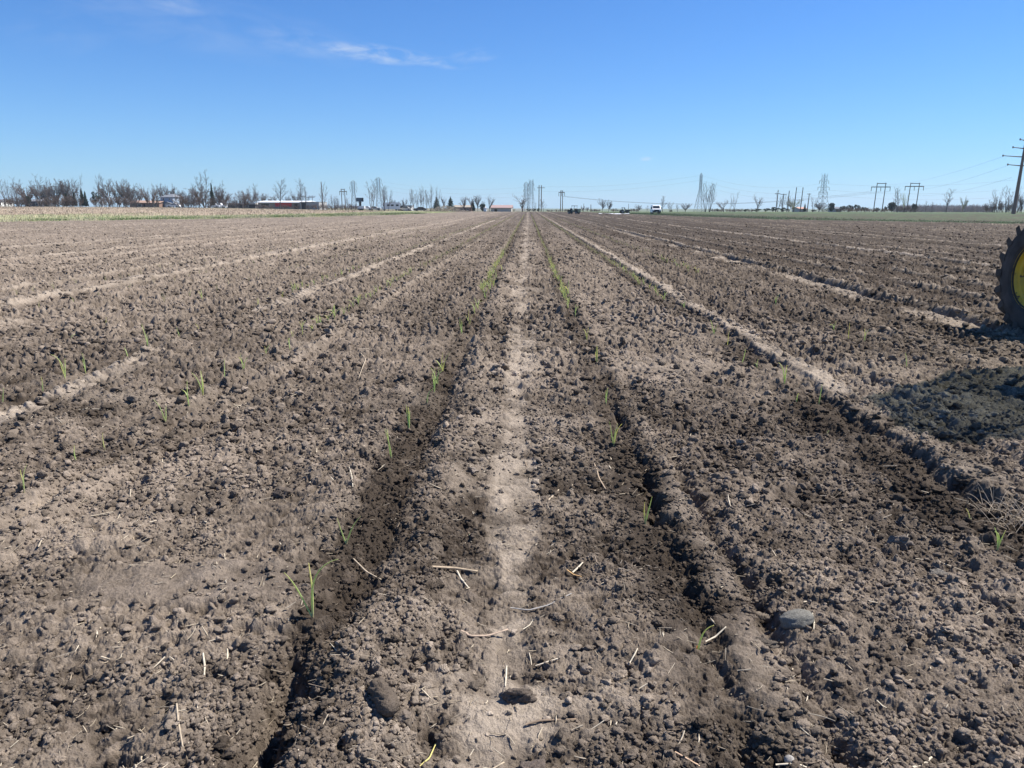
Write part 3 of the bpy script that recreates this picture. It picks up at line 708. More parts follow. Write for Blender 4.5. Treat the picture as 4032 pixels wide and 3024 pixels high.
tag(obj('distant_seedlings', np_mesh('distant_seedlings', v, f, M_LEAF, c)), 'green lines of onion seedlings running to the horizon', 'onion rows', kind='stuff')

# ------------------------------------------------------------------ single things lying in the foreground
def lump(name, px, py, size, label, cat, seed, color, squash=(1, 1, .7), sub=4, rough=.12, rz=0, sink=.3, m=None, zoff=0):
    p = ground(px, py, .02); v, f = ico(sub); q = v*1.0; rl = np.random.default_rng(seed*7)
    if name == 'clod':
        for _ in range(12):
            d = rl.normal(size=3); d /= np.linalg.norm(d); q = q - d*np.maximum(0, q@d - rl.uniform(.5, .85))[:, None]*.95
    q = q*(1 + rough*1.6*vn3(v+seed, 1.4, seed) + rough*vn3(v+seed, 3.6, seed+1) + rough*.6*vn3(v+seed, 9, seed+2))[:, None]*np.array(squash)*size
    col = np.tile(color, (len(v), 1))*(1+.12*vn3(v+seed, 5, seed+3))[:, None]
    o = obj(name, np_mesh(name, q, f, m or M_SOIL, col, True), None, (p[0], p[1], SOIL0(p[0], p[1]) + size*squash[2]*(1-2*sink)*.8 + zoff)); o.rotation_euler = (0, 0, rz)
    return tag(o, label, cat)
lump('stone', 3140, 2440, .058, 'large grey rounded stone right of the smooth ridge', 'stone', 3, (.20, .19, .165), (1.25, .8, .72), rough=.10, rz=.2, sink=.12)
lump('pebble', 3112, 2963, .016, 'small pale round pebble at the bottom of the field', 'pebble', 9, (.40, .37, .33), (1, 1, .9), 3, .04, sink=.1)
lump('clod', 1106, 1938, .050, 'big dark angular clod on pale crust left of the furrow', 'clod', 12, (.13, .105, .085), (1.2, .9, .8), rough=.34, sink=.15)
lump('clod', 930, 1690, .052, 'dark upstanding clod casting a black shadow, left middle ground', 'clod', 19, (.14, .112, .09), (.9, .8, 1.1), rough=.34, sink=.15)
lump('clod', 1860, 1850, .038, 'pale rounded clod in the middle, left of the packed strip', 'clod', 23, (.24, .2, .165), (1.1, 1, .8), rough=.3, sink=.2)
lump('clod', 1580, 2845, .030, 'small rounded clod resting against the upright soil plug', 'clod', 29, (.19, .155, .125), (1.1, .9, .9), rough=.14, sink=.2)
lump('clod', 3540, 2130, .045, 'grey lumpy clod right of the foreground near the right edge', 'clod', 33, (.18, .15, .125), (1.2, .9, .8), rough=.34, sink=.2)
lump('clod', 3700, 2255, .050, 'flat grey clod half buried in the right foreground', 'clod', 37, (.19, .17, .145), (1.3, .9, .6), rough=.3, sink=.3)
lump('clod', 3020, 2520, .030, 'dark clod just below the large grey stone', 'clod', 41, (.12, .10, .08), (1.3, .9, .7), rough=.3, sink=.2)
lump('clod', 2090, 2990, .06, 'dark crumbled clod at the bottom edge right of the strip', 'clod', 47, (.15, .12, .1), (1.2, .9, .6), rough=.36, sink=.3, zoff=-.01)
lump('clod', 2060, 2720, .05, 'broad dark clod right of the pale strip near the bottom', 'clod', 51, (.13, .105, .085), (1.3, .9, .6), rough=.36, sink=.3)
# cylindrical plug of soil squeezed out by the planter
p = ground(1510, 2790, .03); k = 44; t_ = np.linspace(0, 1, k)
an = np.arange(44)*2*pi/44; prof = np.sqrt(np.clip(1-np.abs(2*t_-1)**6, 0, 1))*.034
A_, T_ = np.meshgrid(an, t_); Rr = prof[:, None]*(1+.16*vn(np.cos(A_)*2+5, T_*6+np.sin(A_)*2, 401)+.13*vn(np.cos(A_)*6+5, T_*16+np.sin(A_)*6, 402)+.08*vn(np.cos(A_)*15+5, T_*45+np.sin(A_)*15, 403))
v = np.stack([Rr*np.cos(A_), (T_-.5)*.20, Rr*np.sin(A_)], -1).reshape(-1, 3)
i = np.arange(k-1)[:, None]*44; j = np.arange(44)[None]; f = np.stack([i+j, i+(j+1) % 44, i+44+(j+1) % 44, i+44+j], -1).reshape(-1, 4)
o = obj('soil_plug', np_mesh('soil_plug', v, f, M_SOIL, np.tile((.125, .10, .078), (len(v), 1)), True), None, (p[0], p[1], SOIL0(p[0], p[1])+.03)); o.rotation_euler = (radians(-8), 0, radians(24))
tag(o, 'dark cylindrical plug of pressed soil in the near foreground', 'soil plug')
# old corn cob
p = ground(3020, 2360, .03); k = 30; t_ = np.linspace(0, 1, k); A_, T_ = np.meshgrid(np.arange(28)*2*pi/28, t_)
Rr = (np.sqrt(np.clip(1-(2*t_-1)**4, 0, 1))*.019*(1-.2*t_))[:, None]*(1+.13*np.sign(np.sin(A_*7))*np.sign(np.sin(T_*2*pi*10)))
v = np.stack([(T_-.5)*.11, Rr*np.cos(A_), Rr*np.sin(A_)], -1).reshape(-1, 3); i = np.arange(k-1)[:, None]*28; j = np.arange(28)[None]
f = np.stack([i+j, i+(j+1) % 28, i+28+(j+1) % 28, i+28+j], -1).reshape(-1, 4)
o = obj('corn_cob', np_mesh('corn_cob', v, f, M_SOIL, np.tile((.20, .165, .13), (len(v), 1)), True), None, (p[0], p[1], SOIL0(p[0], p[1])+.018)); o.rotation_euler = (0, radians(6), radians(-6))
tag(o, 'weathered grey corn cob lying above the large stone', 'corn cob')
def stalk(name, pts, r, label, cat, color, flat=.5, lift=.006):
    """a piece of residue through photo points (its own ends and bends), resting on the soil"""
    P = np.array([[*ground(px, py, .03)[:2], 0] for px, py in pts]); z = soil_z(P[:, 0], P[:, 1])[0]
    P[:, 2] = np.maximum(z, z.mean()) + lift
    n = 12; s = np.linspace(0, len(P)-1, n); Q = np.stack([np.interp(s, np.arange(len(P)), P[:, a]) for a in range(3)], 1)
    Q[:, 2] = np.maximum(Q[:, 2], soil_z(Q[:, 0], Q[:, 1])[0]*.6 + Q[:, 2]*.4)
    c = Q.mean(0); R = r*(.75+.35*np.abs(np.sin(np.linspace(.4, 2.6, n)*1.3)))
    V, F = tube_path(Q-c, R, 6); V[:, 2] = (V[:, 2]-np.repeat((Q-c)[:, 2], 6))*flat + np.repeat((Q-c)[:, 2], 6)
    F = np.concatenate([F, [[0, 1, 2, 3]], [[3, 4, 5, 0]], [[n*6-6, n*6-5, n*6-4, n*6-3]], [[n*6-3, n*6-2, n*6-1, n*6-6]]])
    col = np.tile(color, (len(V), 1))*rng.uniform(.88, 1.1, (len(V), 1))
    return tag(obj(name, np_mesh(name, V, F, M_STRAW, col), None, tuple(c)), label, cat)
TAN, PALE, DARKW, GREYW = (.42, .34, .24), (.56, .49, .37), (.22, .16, .11), (.30, .28, .26)
STK = [([(1390, 2170), (1440, 2210), (1500, 2248)], .006, 'split tan stalk beside the dark furrow, below the two-leaved seedling', TAN), ([(1700, 2215), (1790, 2205), (1880, 2218)], .013, 'clump of broken brown stalk lying across the pale strip', (.36, .28, .19)),
       ([(1795, 2200), (1815, 2250), (1845, 2275)], .007, 'short pale husk bending down from the brown stalk clump', PALE), ([(2010, 2360), (2080, 2370), (2160, 2350), (2250, 2315)], .006, 'long grey twisted stem across the right side of the pale strip', GREYW),
       ([(1815, 2470), (1850, 2490), (1920, 2480), (2000, 2455)], .009, 'thick brown jointed root piece on the pale strip', (.40, .30, .22)), ([(2060, 2440), (2085, 2425), (2110, 2395)], .004, 'straight pale straw slanting on the right side of the strip', PALE),
       ([(1995, 2575), (1992, 2620), (1990, 2668)], .005, 'white upright splinter of stalk standing on the pale strip', PALE), ([(2255, 2215), (2275, 2200), (2295, 2180)], .008, 'cream husk chip right of the pale strip', PALE),
       ([(2232, 2208), (2260, 2222), (2290, 2234)], .006, 'orange brown husk chip touching the cream chip', (.55, .34, .15)), ([(2160, 1930), (2185, 1905), (2200, 1885)], .010, 'broad split stalk chips among clods above the strip', TAN),
       ([(2340, 1800), (2360, 1850), (2385, 1890)], .008, 'brown stub of stalk leaning by the smooth ridge', (.40, .30, .2)), ([(3610, 2165), (3700, 2185), (3800, 2212)], .007, 'long flat grey-tan stalk in the right foreground', (.42, .36, .27)),
       ([(1375, 1850), (1385, 1880), (1390, 1925)], .006, 'whitish curled stalk piece just left of the furrow', PALE), ([(800, 2580), (806, 2620), (804, 2660)], .006, 'upright white stalk stub in the left foreground', PALE),
       ([(698, 2795), (705, 2870), (722, 2960)], .005, 'thin pale stem standing at the lower left beside the hole', TAN), ([(2780, 2490), (2820, 2470), (2860, 2455)], .006, 'pale stalk bit lying across the smooth ridge', PALE),
       ([(2660, 2920), (2730, 2960), (2810, 3010)], .005, 'long reddish straw at the bottom edge right of centre', (.55, .38, .25)), ([(3060, 2960), (3140, 2972), (3180, 2985)], .006, 'pale stalk touching the small round pebble', PALE),
       ([(3455, 2725), (3480, 2745), (3495, 2752)], .004, 'small crossed straw on bare soil at the lower right', PALE), ([(3200, 2400), (3207, 2435), (3205, 2470)], .005, 'whitish curled husk beside the large grey stone', PALE),
       ([(1420, 1390), (1440, 1420), (1412, 1485)], .008, 'bent bleached stalk left of the furrow in the middle ground', TAN), ([(310, 1612), (365, 1612), (425, 1612)], .006, 'long straight pale stalk lying level at left', PALE),
       ([(920, 1580), (945, 1575), (970, 1565)], .009, 'thick pale stalk chip at left middle ground', PALE), ([(3595, 3010), (3640, 2990), (3670, 2960)], .008, 'bleached flat stalk at the bottom right corner', PALE),
       ([(1870, 3015), (1900, 2990), (1985, 2940)], .006, 'tan straws at the bottom edge on the pale strip', TAN), ([(1640, 3000), (1690, 2950), (1715, 2895)], .004, 'yellow withered leaf at the bottom left of the strip', (.60, .52, .18)),
       ([(2070, 2810), (2130, 2800), (2270, 2790)], .007, 'dark brown stick under the clods right of the strip', DARKW), ([(2480, 2600), (2500, 2580), (2510, 2560)], .004, 'pale curved straw bit left of the ridge slot', PALE)]
for pts, r, lab, c in STK: stalk('stalk_piece', pts, r*.62, lab, 'stalk piece', c)
# wisp of dry grass at the right edge
parts = []
for q in range(110):
    rg2 = np.random.default_rng(9000+q); v, f, c = leaf_geo(rg2, rg2.uniform(.07, .2), rg2.uniform(0, 6.28), rg2.uniform(.3, 1.4), rg2.uniform(0, 1.5), .0016, n=3, k=6)
    parts.append((v + np.array((rg2.normal(0, .07), rg2.normal(0, .10), 0)), f, np.tile(np.array((.58, .47, .34))*rg2.uniform(.7, 1.15), (len(v), 1))))
v, f, c = merge(parts); p = ground(4000, 2030, .02)
tag(obj('dry_grass_wisp', np_mesh('dry_grass_wisp', v, f, M_STRAW, c), None, (p[0], p[1], SOIL0(p[0], p[1]))), 'bleached wisp of dry grass heaped at the right edge', 'dry grass')
# ------------------------------------------------------------------ bare spring trees, evergreens, shrubs
M_BARK = mat('bark', (.10, .088, .08), .9, var=.25, vscale=8)
M_TWIG = mat('twigs', (.125, .105, .097), .9, var=.2)
M_TWIGB = mat('reddish_twigs', (.125, .09, .072), .9, var=.2)
M_BUD = mat('budding_twigs', (.27, .27, .16), .9, var=.2)
M_WILLOW = mat('willow_shoots', (.38, .38, .12), .85, var=.2)
M_NEEDLE = mat('conifer_needles', (.028, .052, .026), .85, var=.4, vscale=1.5)
M_NEEDLE2 = mat('juniper_needles', (.035, .055, .035), .85, var=.4, vscale=1.5)
M_SCRUB = mat('green_scrub', (.09, .11, .05), .9, var=.35, vscale=1.5)
def segs_mesh(name, S, m, n=3):
    S = np.array(S, float); p0, p1, r0, r1 = S[:, 0:3], S[:, 3:6], S[:, 6], S[:, 7]
    d = p1-p0; d /= np.linalg.norm(d, axis=1, keepdims=True)+1e-9
    a = np.cross(d, (.37, .61, .13)); a /= np.linalg.norm(a, axis=1, keepdims=True)+1e-9; b_ = np.cross(d, a)
    an = np.arange(n)*2*pi/n; ring = np.cos(an)[None, :, None]*a[:, None] + np.sin(an)[None, :, None]*b_[:, None]
    V = np.concatenate([p0[:, None]+ring*r0[:, None, None], p1[:, None]+ring*r1[:, None, None]], 1)
    f = np.array([(j, (j+1) % n, n+(j+1) % n, n+j) for j in range(n)])
    F = (f[None]+(np.arange(len(S))*2*n)[:, None, None]).reshape(-1, 4)
    return np_mesh(name, V.reshape(-1, 3), F, m)
def grow(seed, spec):
    """spec: list per level of dict(n, len, ang, t0, segs, up, wander); unit height tree"""
    rg = np.random.default_rng(seed); T, Cc = [], []
    def go(p, d, L_, r, lv):
        s = spec[lv]; k = s['segs']; pts = [p.copy()]; dirs = [d.copy()]; q = p.copy(); dd = d.copy()
        for i in range(k):
            dd = dd + rg.normal(0, s['wander'], 3) + np.array((0, 0, s['up'])); dd /= np.linalg.norm(dd)
            q2 = q + dd*L_/k; ra, rb = r*(1-.75*i/k), r*(1-.75*(i+1)/k)
            (T if lv < spec[0].get('trunk', 1) else Cc).append((*q, *q2, ra, rb)); q = q2; pts.append(q.copy()); dirs.append(dd.copy())
        if lv+1 < len(spec):
            c = spec[lv+1]; nn = c['n'] if lv else c['n']
            for j in range(nn):
                t = c['t0'] + (1-c['t0'])*(j+rg.random())/nn; fi = min(int(t*k), k-1); fr = t*k-fi
                b0 = pts[fi]*(1-fr)+pts[fi+1]*fr; bd = dirs[fi+1]
                az = rg.uniform(0, 2*pi); e1 = np.cross(bd, (.3, .5, .2)); e1 /= np.linalg.norm(e1); e2 = np.cross(bd, e1)
                an = radians(c['ang'])*rg.uniform(.65, 1.3)
                nd = bd*cos(an) + (e1*cos(az)+e2*sin(az))*sin(an)
                go(b0, nd, L_*c['len']*rg.uniform(.7, 1.2)*(1 - c.get('taper', .45)*t), max(r*(1-.75*t)*c.get('rr', .5), .0011), lv+1)
    s0 = spec[0]
    for i in range(s0['n']):
        az = 2*pi*i/s0['n'] + rg.uniform(-.5, .5); an = radians(s0['ang'])*rg.uniform(.6, 1.3)
        go(np.array((s0.get('base', .015)*cos(az)*(s0['n'] > 1)*rg.uniform(.3, 1), s0.get('base', .015)*sin(az)*(s0['n'] > 1)*rg.uniform(.3, 1), -.01)), np.array((sin(an)*cos(az), sin(an)*sin(az), cos(an))), s0['len']*rg.uniform(.85, 1.1), s0['r'], 0)
    return T, Cc
SP = {
 'tall': [dict(n=1, len=.97, ang=2, r=.011, segs=8, up=.04, wander=.03), dict(n=20, len=.42, ang=34, t0=.22, segs=4, up=.10, wander=.06, taper=.65, rr=.42), dict(n=6, len=.42, ang=32, t0=.2, segs=3, up=.06, wander=.08, rr=.5), dict(n=4, len=.45, ang=30, t0=.2, segs=2, up=.03, wander=.1, rr=.6)],
 'fork': [dict(n=3, len=.95, ang=7, r=.009, segs=7, up=.03, wander=.05), dict(n=12, len=.30, ang=30, t0=.3, segs=4, up=.08, wander=.07, taper=.6, rr=.45), dict(n=5, len=.42, ang=32, t0=.2, segs=3, up=.05, wander=.08, rr=.5), dict(n=3, len=.5, ang=30, t0=.2, segs=2, up=.03, wander=.1, rr=.6)],
 'round': [dict(n=1, len=.40, ang=2, r=.020, segs=4, up=.05, wander=.05), dict(n=14, len=1.25, ang=48, t0=.35, segs=6, up=.09, wander=.08, taper=.0, rr=.55), dict(n=9, len=.40, ang=42, t0=.25, segs=4, up=.04, wander=.11, rr=.5), dict(n=6, len=.45, ang=40, t0=.2, segs=3, up=.02, wander=.12, rr=.55), dict(n=3, len=.5, ang=35, t0=.2, segs=2, up=0, wander=.12, rr=.7)],
 'sparse_round': [dict(n=1, len=.45, ang=3, r=.017, segs=4, up=.05, wander=.06), dict(n=8, len=1.15, ang=32, t0=.3, segs=6, up=.05, wander=.08, taper=.2, rr=.6), dict(n=7, len=.42, ang=36, t0=.25, segs=4, up=.03, wander=.10, rr=.5), dict(n=5, len=.45, ang=35, t0=.2, segs=3, up=.02, wander=.12, rr=.55)],
 'bush': [dict(n=17, len=.85, ang=26, r=.012, segs=5, up=.04, wander=.10, trunk=1, base=.38), dict(n=6, len=.5, ang=35, t0=.2, segs=4, up=.04, wander=.12, rr=.55), dict(n=5, len=.5, ang=35, t0=.2, segs=3, up=.02, wander=.13, rr=.6), dict(n=3, len=.5, ang=35, t0=.2, segs=2, up=0, wander=.13, rr=.7)],
}
def norm_tree(T, Cc):
    A = np.array(T+Cc); top = np.percentile(A[:, 5], 98.5)
    for S in (T, Cc):
        for i, s in enumerate(S): S[i] = tuple(np.array(s)/top)
    A = np.array(T+Cc); return float(np.percentile(np.abs(A[:, 3:5]), 92))*2
PROTO = {}
def proto(kind, i, crown_mat, twig_scale=1.0):
    T, Cc = grow(hash_kind[kind]+i, SP[kind]); w = norm_tree(T, Cc)
    Cc = [(*s[:6], s[6]*twig_scale, s[7]*twig_scale) for s in Cc]
    return segs_mesh('trunk', T, M_BARK, 5), segs_mesh('crown', Cc, crown_mat, 3), w
hash_kind = {'tall': 100, 'fork': 200, 'round': 300, 'sparse_round': 400, 'bush': 500}
for i in range(3): PROTO['tall', i] = proto('tall', i, M_TWIG, 1.7)
for i in range(3): PROTO['fork', i] = proto('fork', i, M_TWIG, 1.6)
for i in range(4): PROTO['round', i] = proto('round', i, M_TWIG, 3.0)
PROTO['redround', 0] = proto('round', 7, M_TWIGB, 3); PROTO['redround', 1] = proto('round', 8, M_TWIGB, 3)
for i in range(2): PROTO['sparse_round', i] = proto('sparse_round', i, M_TWIG, 2.2)
PROTO['budround', 0] = proto('round', 11, M_BUD, 2.2)
for i in range(3): PROTO['bush', i] = proto('bush', i, M_TWIGB, 4.2)
PROTO['greybush', 0] = proto('bush', 5, M_TWIG, 3); PROTO['budbush', 0] = proto('bush', 6, M_BUD, 3)
PROTO['willow', 0] = proto('sparse_round', 5, M_WILLOW, 2.0)
def leafy(name, pts, size, m, rg, up=.3):
    """many small two-faced sprays"""
    n = len(pts); a = rg.normal(size=(n, 3)); a[:, 2] *= up; a /= np.linalg.norm(a, axis=1, keepdims=True); b_ = np.cross(a, rg.normal(size=(n, 3))); b_ /= np.linalg.norm(b_, axis=1, keepdims=True)
    s = size*rg.uniform(.5, 1.3, (n, 1)); V = np.stack([pts - a*s, pts + b_*s*.45, pts + a*s, pts - b_*s*.45], 1).reshape(-1, 3)
    return np_mesh(name, V, np.arange(n*4).reshape(n, 4), m)
def spruce(seed, w, ragged=.25, bare=.06, n=2600):
    rg = np.random.default_rng(seed); t = 1-np.sqrt(rg.random(n))*(1-bare); whorl = np.floor(t*16)/16
    lob = 1 + ragged*np.sin(rg.uniform(0, 6.28, 17)[(t*16).astype(int)] + 0) ; az = rg.uniform(0, 2*pi, n); azl = 1+.22*np.sin(az*3+whorl*40)
    rad = (1-t)**.85*w*lob*azl*np.sqrt(rg.random(n)); z = bare + t*(1-bare) - .25*rad*rg.random(n)
    return segs_mesh('trunk', [(0, 0, -.01, 0, 0, .96, .016, .003)], M_BARK, 6), leafy('crown', np.stack([rad*np.cos(az), rad*np.sin(az), z], 1), .035, M_NEEDLE, rg, .4), 2*w
for i, (w, r) in enumerate(((.26, .2), (.33, .3), (.15, .25), (.42, .15))): PROTO['spruce', i] = spruce(40+i, w, r)
def blob_tree(seed, m, n=3200, clumps=26, asp=.9, size=.045):
    rg = np.random.default_rng(seed); c = rg.normal(size=(clumps, 3)); c /= np.linalg.norm(c, axis=1, keepdims=True); c *= rg.uniform(.3, 1, (clumps, 1))**.5*np.array((.36*asp, .36*asp, .34)); c[:, 2] += .56
    k = rg.integers(clumps, size=n); d = rg.normal(size=(n, 3)); d /= np.linalg.norm(d, axis=1, keepdims=True); p = c[k] + d*rg.uniform(.05, .15, (clumps, 1))[k]*np.array((1, 1, .85)); p[:, 2] = np.clip(p[:, 2], .04, 1)
    S = [(0, 0, -.01, 0, 0, .55, .03, .012)] + [(0, 0, .2+.3*rg.random(), *c[i], .01, .004) for i in range(clumps)]
    return segs_mesh('trunk', S, M_BARK, 5), leafy('crown', p, size, m, rg, .8), .9*asp
for i in range(3): PROTO['ever', i] = blob_tree(60+i, M_NEEDLE2, asp=[.9, 1.25, 1.7][i])
PROTO['pine', 0] = blob_tree(66, M_NEEDLE, 1500, 13, 1.1); PROTO['scrub', 0] = blob_tree(67, M_SCRUB, 2000, 20, 1.8, .05); PROTO['scrub', 1] = blob_tree(68, M_SCRUB, 2000, 20, 1.3, .05)
KN = {'tall': ('bare_tree', 'bare tree'), 'fork': ('bare_tree', 'bare tree'), 'round': ('bare_tree', 'bare tree'), 'redround': ('bare_tree', 'bare tree'), 'sparse_round': ('bare_tree', 'bare tree'), 'budround': ('budding_tree', 'tree'),
      'bush': ('shrub', 'shrub'), 'greybush': ('shrub', 'shrub'), 'budbush': ('shrub', 'shrub'), 'willow': ('willow_tree', 'tree'), 'spruce': ('spruce_tree', 'conifer'), 'ever': ('evergreen_tree', 'evergreen'), 'pine': ('pine_tree', 'conifer'), 'scrub': ('scrub_bush', 'shrub')}
rgt = np.random.default_rng(4242); PX = 1/FPX
def tree(kind, px, top, d, wpx, label, group=None):
    k, i = kind if isinstance(kind, tuple) else (kind, None)
    ns = [q for (a, q) in PROTO if a == k]; i = ns[rgt.integers(len(ns))] if i is None else i
    tm, cm, w = PROTO[k, i]; p = at(px, top, d); g = float(G(p[0], p[1])); h = p[2]-g
    sx = (wpx*d*PX)/(w) if wpx else h
    r = thing(KN[k][0], label, KN[k][1], (p[0], p[1], g-.05), rgt.uniform(0, 6.28), group); r.scale = (sx, sx, h)
    obj('trunk', tm, r); obj('crown', cm, r)
    return r
for o in (): pass
GL = 'trees behind the stubble field at the far left'; GC = 'bare trees along the far edge in the middle'; GP = 'slender poplars before the low buildings'; GR = 'trees along the far edge at the right'; GH = 'undergrowth shrubs below the trees at the far left'
cx = lambda c, k: k*500 + c*.2351
cy = lambda v: 640 + v*.2351
def row(k, items, d0, group):
    for it in items:
        kind, c, top, w, lab = it[:5]
        if group == GH and k < 2: top -= 45; w *= 1.5
        d = it[5] if len(it) > 5 else d0
        tree(kind, cx(c, k), cy(top), d, w*.2351 if w else None, lab, group)
row(0, [('tall', 28, 285, 120, 'tall bare tree nearest the left edge of the photo'), ('tall', 108, 280, 90, 'very slim bare tree, second from the left edge'), ('tall', 182, 400, 80, 'short slim bare tree left of the twin-crowned tall one'),
        ('fork', 245, 240, 190, 'tall bare tree with a twin fan-shaped crown, far left'), ('fork', 600, 190, 200, 'sparse V-crowned bare tree rising above the brown round crown'), ('tall', 800, 390, 130, 'pale-trunked thin tree in front of the small dark spruce'),
        ('fork', 1290, 180, 170, 'tallest thin bare tree beside the pair of dark spruces'), ('tall', 1603, 185, 150, 'single-stemmed thin bare tree above the irregular pine'), ('tall', 1700, 225, 120, 'thin bare tree top showing right of the pine')], 272, GL)
row(0, [('redround', 445, 368, 330, 'brownish round-crowned bare tree over the dark low house'), ('redround', 600, 395, 250, 'brown bare crown right behind the dark low house'), ('round', 745, 335, 230, 'grey round bare tree left of the tallest bare grove'), ('round', 840, 310, 210, 'broad grey bare tree in the grove, left of its centre'), ('round', 925, 292, 230, 'tall grey bare tree at the centre of the left grove'),
        ('round', 1060, 290, 230, 'dark-limbed bare tree right of the grove centre'), ('round', 1165, 300, 220, 'rightmost round bare tree of the grove left of the sky gap'), ('round', 1785, 305, 240, 'round bare tree with yellowish edge right of the pine'), ('round', 1925, 330, 200, 'greyish bare tree between the yellowish and the dark-trunked one'),
        ('round', 2055, 285, 220, 'dark-trunked bare tree, tallest right of the sky gap'), ('round', 2180, 380, 200, 'lower bare tree right of the dark-trunked tall one')], 305, GL)
row(0, [(('spruce', 1), 762, 540, 85, 'small dense dark spruce right of the low house'), (('spruce', 0), 1350, 425, 120, 'taller pointed spruce beside the sky gap'), (('spruce', 0), 1412, 470, 90, 'ragged spruce on the edge of the sky gap'), (('spruce', 2), 1095, 500, 100, 'dim dark spruce among the grove trunks'), (('spruce', 2), 1225, 480, 90, 'dim dark spruce left of the taller pointed one'),
        (('pine', 0), 1575, 445, 190, 'irregular dark pine with open flat branches right of the sky gap'), (('ever', 0), 450, 552, 110, 'round dark evergreen over the roof of the low house')], 284, GL)
row(0, [(k_, c, t_, w, l) for (k_, c, t_, w, l) in [('bush', 60, 620, 150, 'brown shrub at the left edge below the thin trees'), ('bush', 260, 590, 200, 'brown shrub left of the low dark house'), ('bush', 350, 600, 170, 'brown shrub touching the gable of the low house'), ('bush', 690, 620, 120, 'shrub between the low house and the small spruce'), ('bush', 870, 590, 180, 'reddish shrub right of the small spruce'), ('bush', 1010, 600, 190, 'reddish shrub under the dark-limbed tree'),
        ('bush', 1110, 590, 190, 'dark shrub left of the spruce pair'), ('bush', 1230, 600, 170, 'dark shrub right under the tallest thin tree'), ('bush', 1640, 600, 150, 'shrub at the foot of the irregular pine'), ('greybush', 1760, 620, 160, 'grey shrub beside the white post'), ('bush', 1900, 590, 190, 'reddish brown shrub under the round bare trees'), ('bush', 2040, 600, 170, 'brown shrub at the foot of the dark-trunked tree'), ('bush', 2150, 610, 170, 'brown shrub left of the brick-brown house')]], 278, GH)
row(1, [('round', 20, 370, 220, 'grey bare tree behind the left end of the brown house'), ('round', 180, 400, 200, 'grey bare tree behind the brown roof'), ('round', 590, 365, 200, 'bare tree rising behind the blue-grey house'), ('round', 700, 372, 190, 'bare tree right behind the peak of the blue-grey house'), ('round', 830, 460, 170, 'lower bare tree right of the blue-grey house'), ('round', 960, 490, 160, 'small bare tree left of the dark round clump'),
        ('redround', 1180, 408, 310, 'dark broad bare tree clump below the tallest tree'), ('round', 1535, 355, 230, 'round bare tree behind the white cars'), ('redround', 1610, 500, 240, 'brown bare tree right of the white cars'), ('round', 1960, 435, 220, 'bare tree over the low white-trimmed wall'), ('round', 2075, 460, 200, 'bare tree at the left end of the long white roof')], 308, GL)
row(1, [(('bush', 0), 385, 375, 280, 'great brown multi-stemmed bare tree before the brown house', 276), ('fork', 1245, 118, 260, 'tallest bare tree on the left, splitting high above the clump', 274), (('spruce', 2), 1405, 345, 90, 'narrow dark spire-shaped conifer beside the tallest tree', 300), ('tall', 2155, 345, 120, 'thin bare tree at the left end of the long building', 272), ('tall', 1075, 345, 70, 'short thin dead-looking tree left of the tallest tree', 300)], 290, GL)
row(1, [('bush', 960, 580, 230, 'brown thicket right of the blue-grey house', 274), ('bush', 1080, 600, 200, 'brown thicket left of the tallest tree stem', 274), ('bush', 1330, 590, 200, 'dark thicket left of the white cars', 280), ('bush', 1560, 610, 130, 'thicket behind the right white car', 306), ('greybush', 100, 640, 120, 'grey shrub before the left end of the brown house', 274), ('greybush', 1700, 640, 140, 'grey shrub right of the white cars', 280), ('bush', 1900, 600, 200, 'shrub mass before the low white-trimmed wall', 300)], 280, GH)
row(2, [('tall', 408, 268, 210, 'tall bare tree in front of the red wall'), ('tall', 757, 258, 150, 'tall bare tree before the grey end of the long building'), ('tall', 862, 395, 110, 'thin bare tree right of the long white roof end'), ('fork', 1130, 330, 200, 'spreading bare tree around the leaning pole'), ('fork', 1955, 275, 210, 'tall spreading bare tree right of the billboard'), ('tall', 2172, 395, 90, 'thin bare tree right of the second lattice tower')], 272, GC)
row(2, [('round', 120, 515, 180, 'low round bare tree above the left of the white roof'), ('round', 330, 545, 160, 'hazy round tree behind the white roof, left of the red wall tree'), ('round', 570, 545, 130, 'hazy round tree behind the middle of the white roof'), ('round', 690, 480, 150, 'grey bare tree behind the right part of the white roof')], 330, GC)
row(2, [('fork', 1250, 600, 70, 'small bare sapling right of the leaning pole'), ('fork', 1305, 535, 100, 'small bare tree left of the wooden frame pole'), ('fork', 1350, 560, 80, 'small bare tree just beside another left of the frame pole'), ('tall', 1400, 560, 70, 'thin sapling nearest the frame pole on its left'), ('tall', 1570, 580, 80, 'thin sapling right of the wooden frame pole')], 280, GC)
row(2, [('bush', c, 690, 150, l) for c, l in ((930, 'dark hedge shrub below the grey box building'), (1060, 'dark hedge shrub at the right end of the grey building'), (1200, 'brown hedge shrub below the leaning pole'), (1330, 'brown hedge shrub below the small saplings'), (1430, 'brown hedge shrub left of the frame pole foot'), (1560, 'brown hedge shrub right of the frame pole foot'), (1660, 'brown hedge shrub left below the billboard'))] + [('bush', c, 700, 150, l) for c, l in ((120, 'dark hedge shrub under the left end of the white roof'), (260, 'dark hedge shrub left of the red wall'), (500, 'dark hedge shrub under the red wall'), (690, 'dark hedge shrub right of the red wall'))], 276, GH)
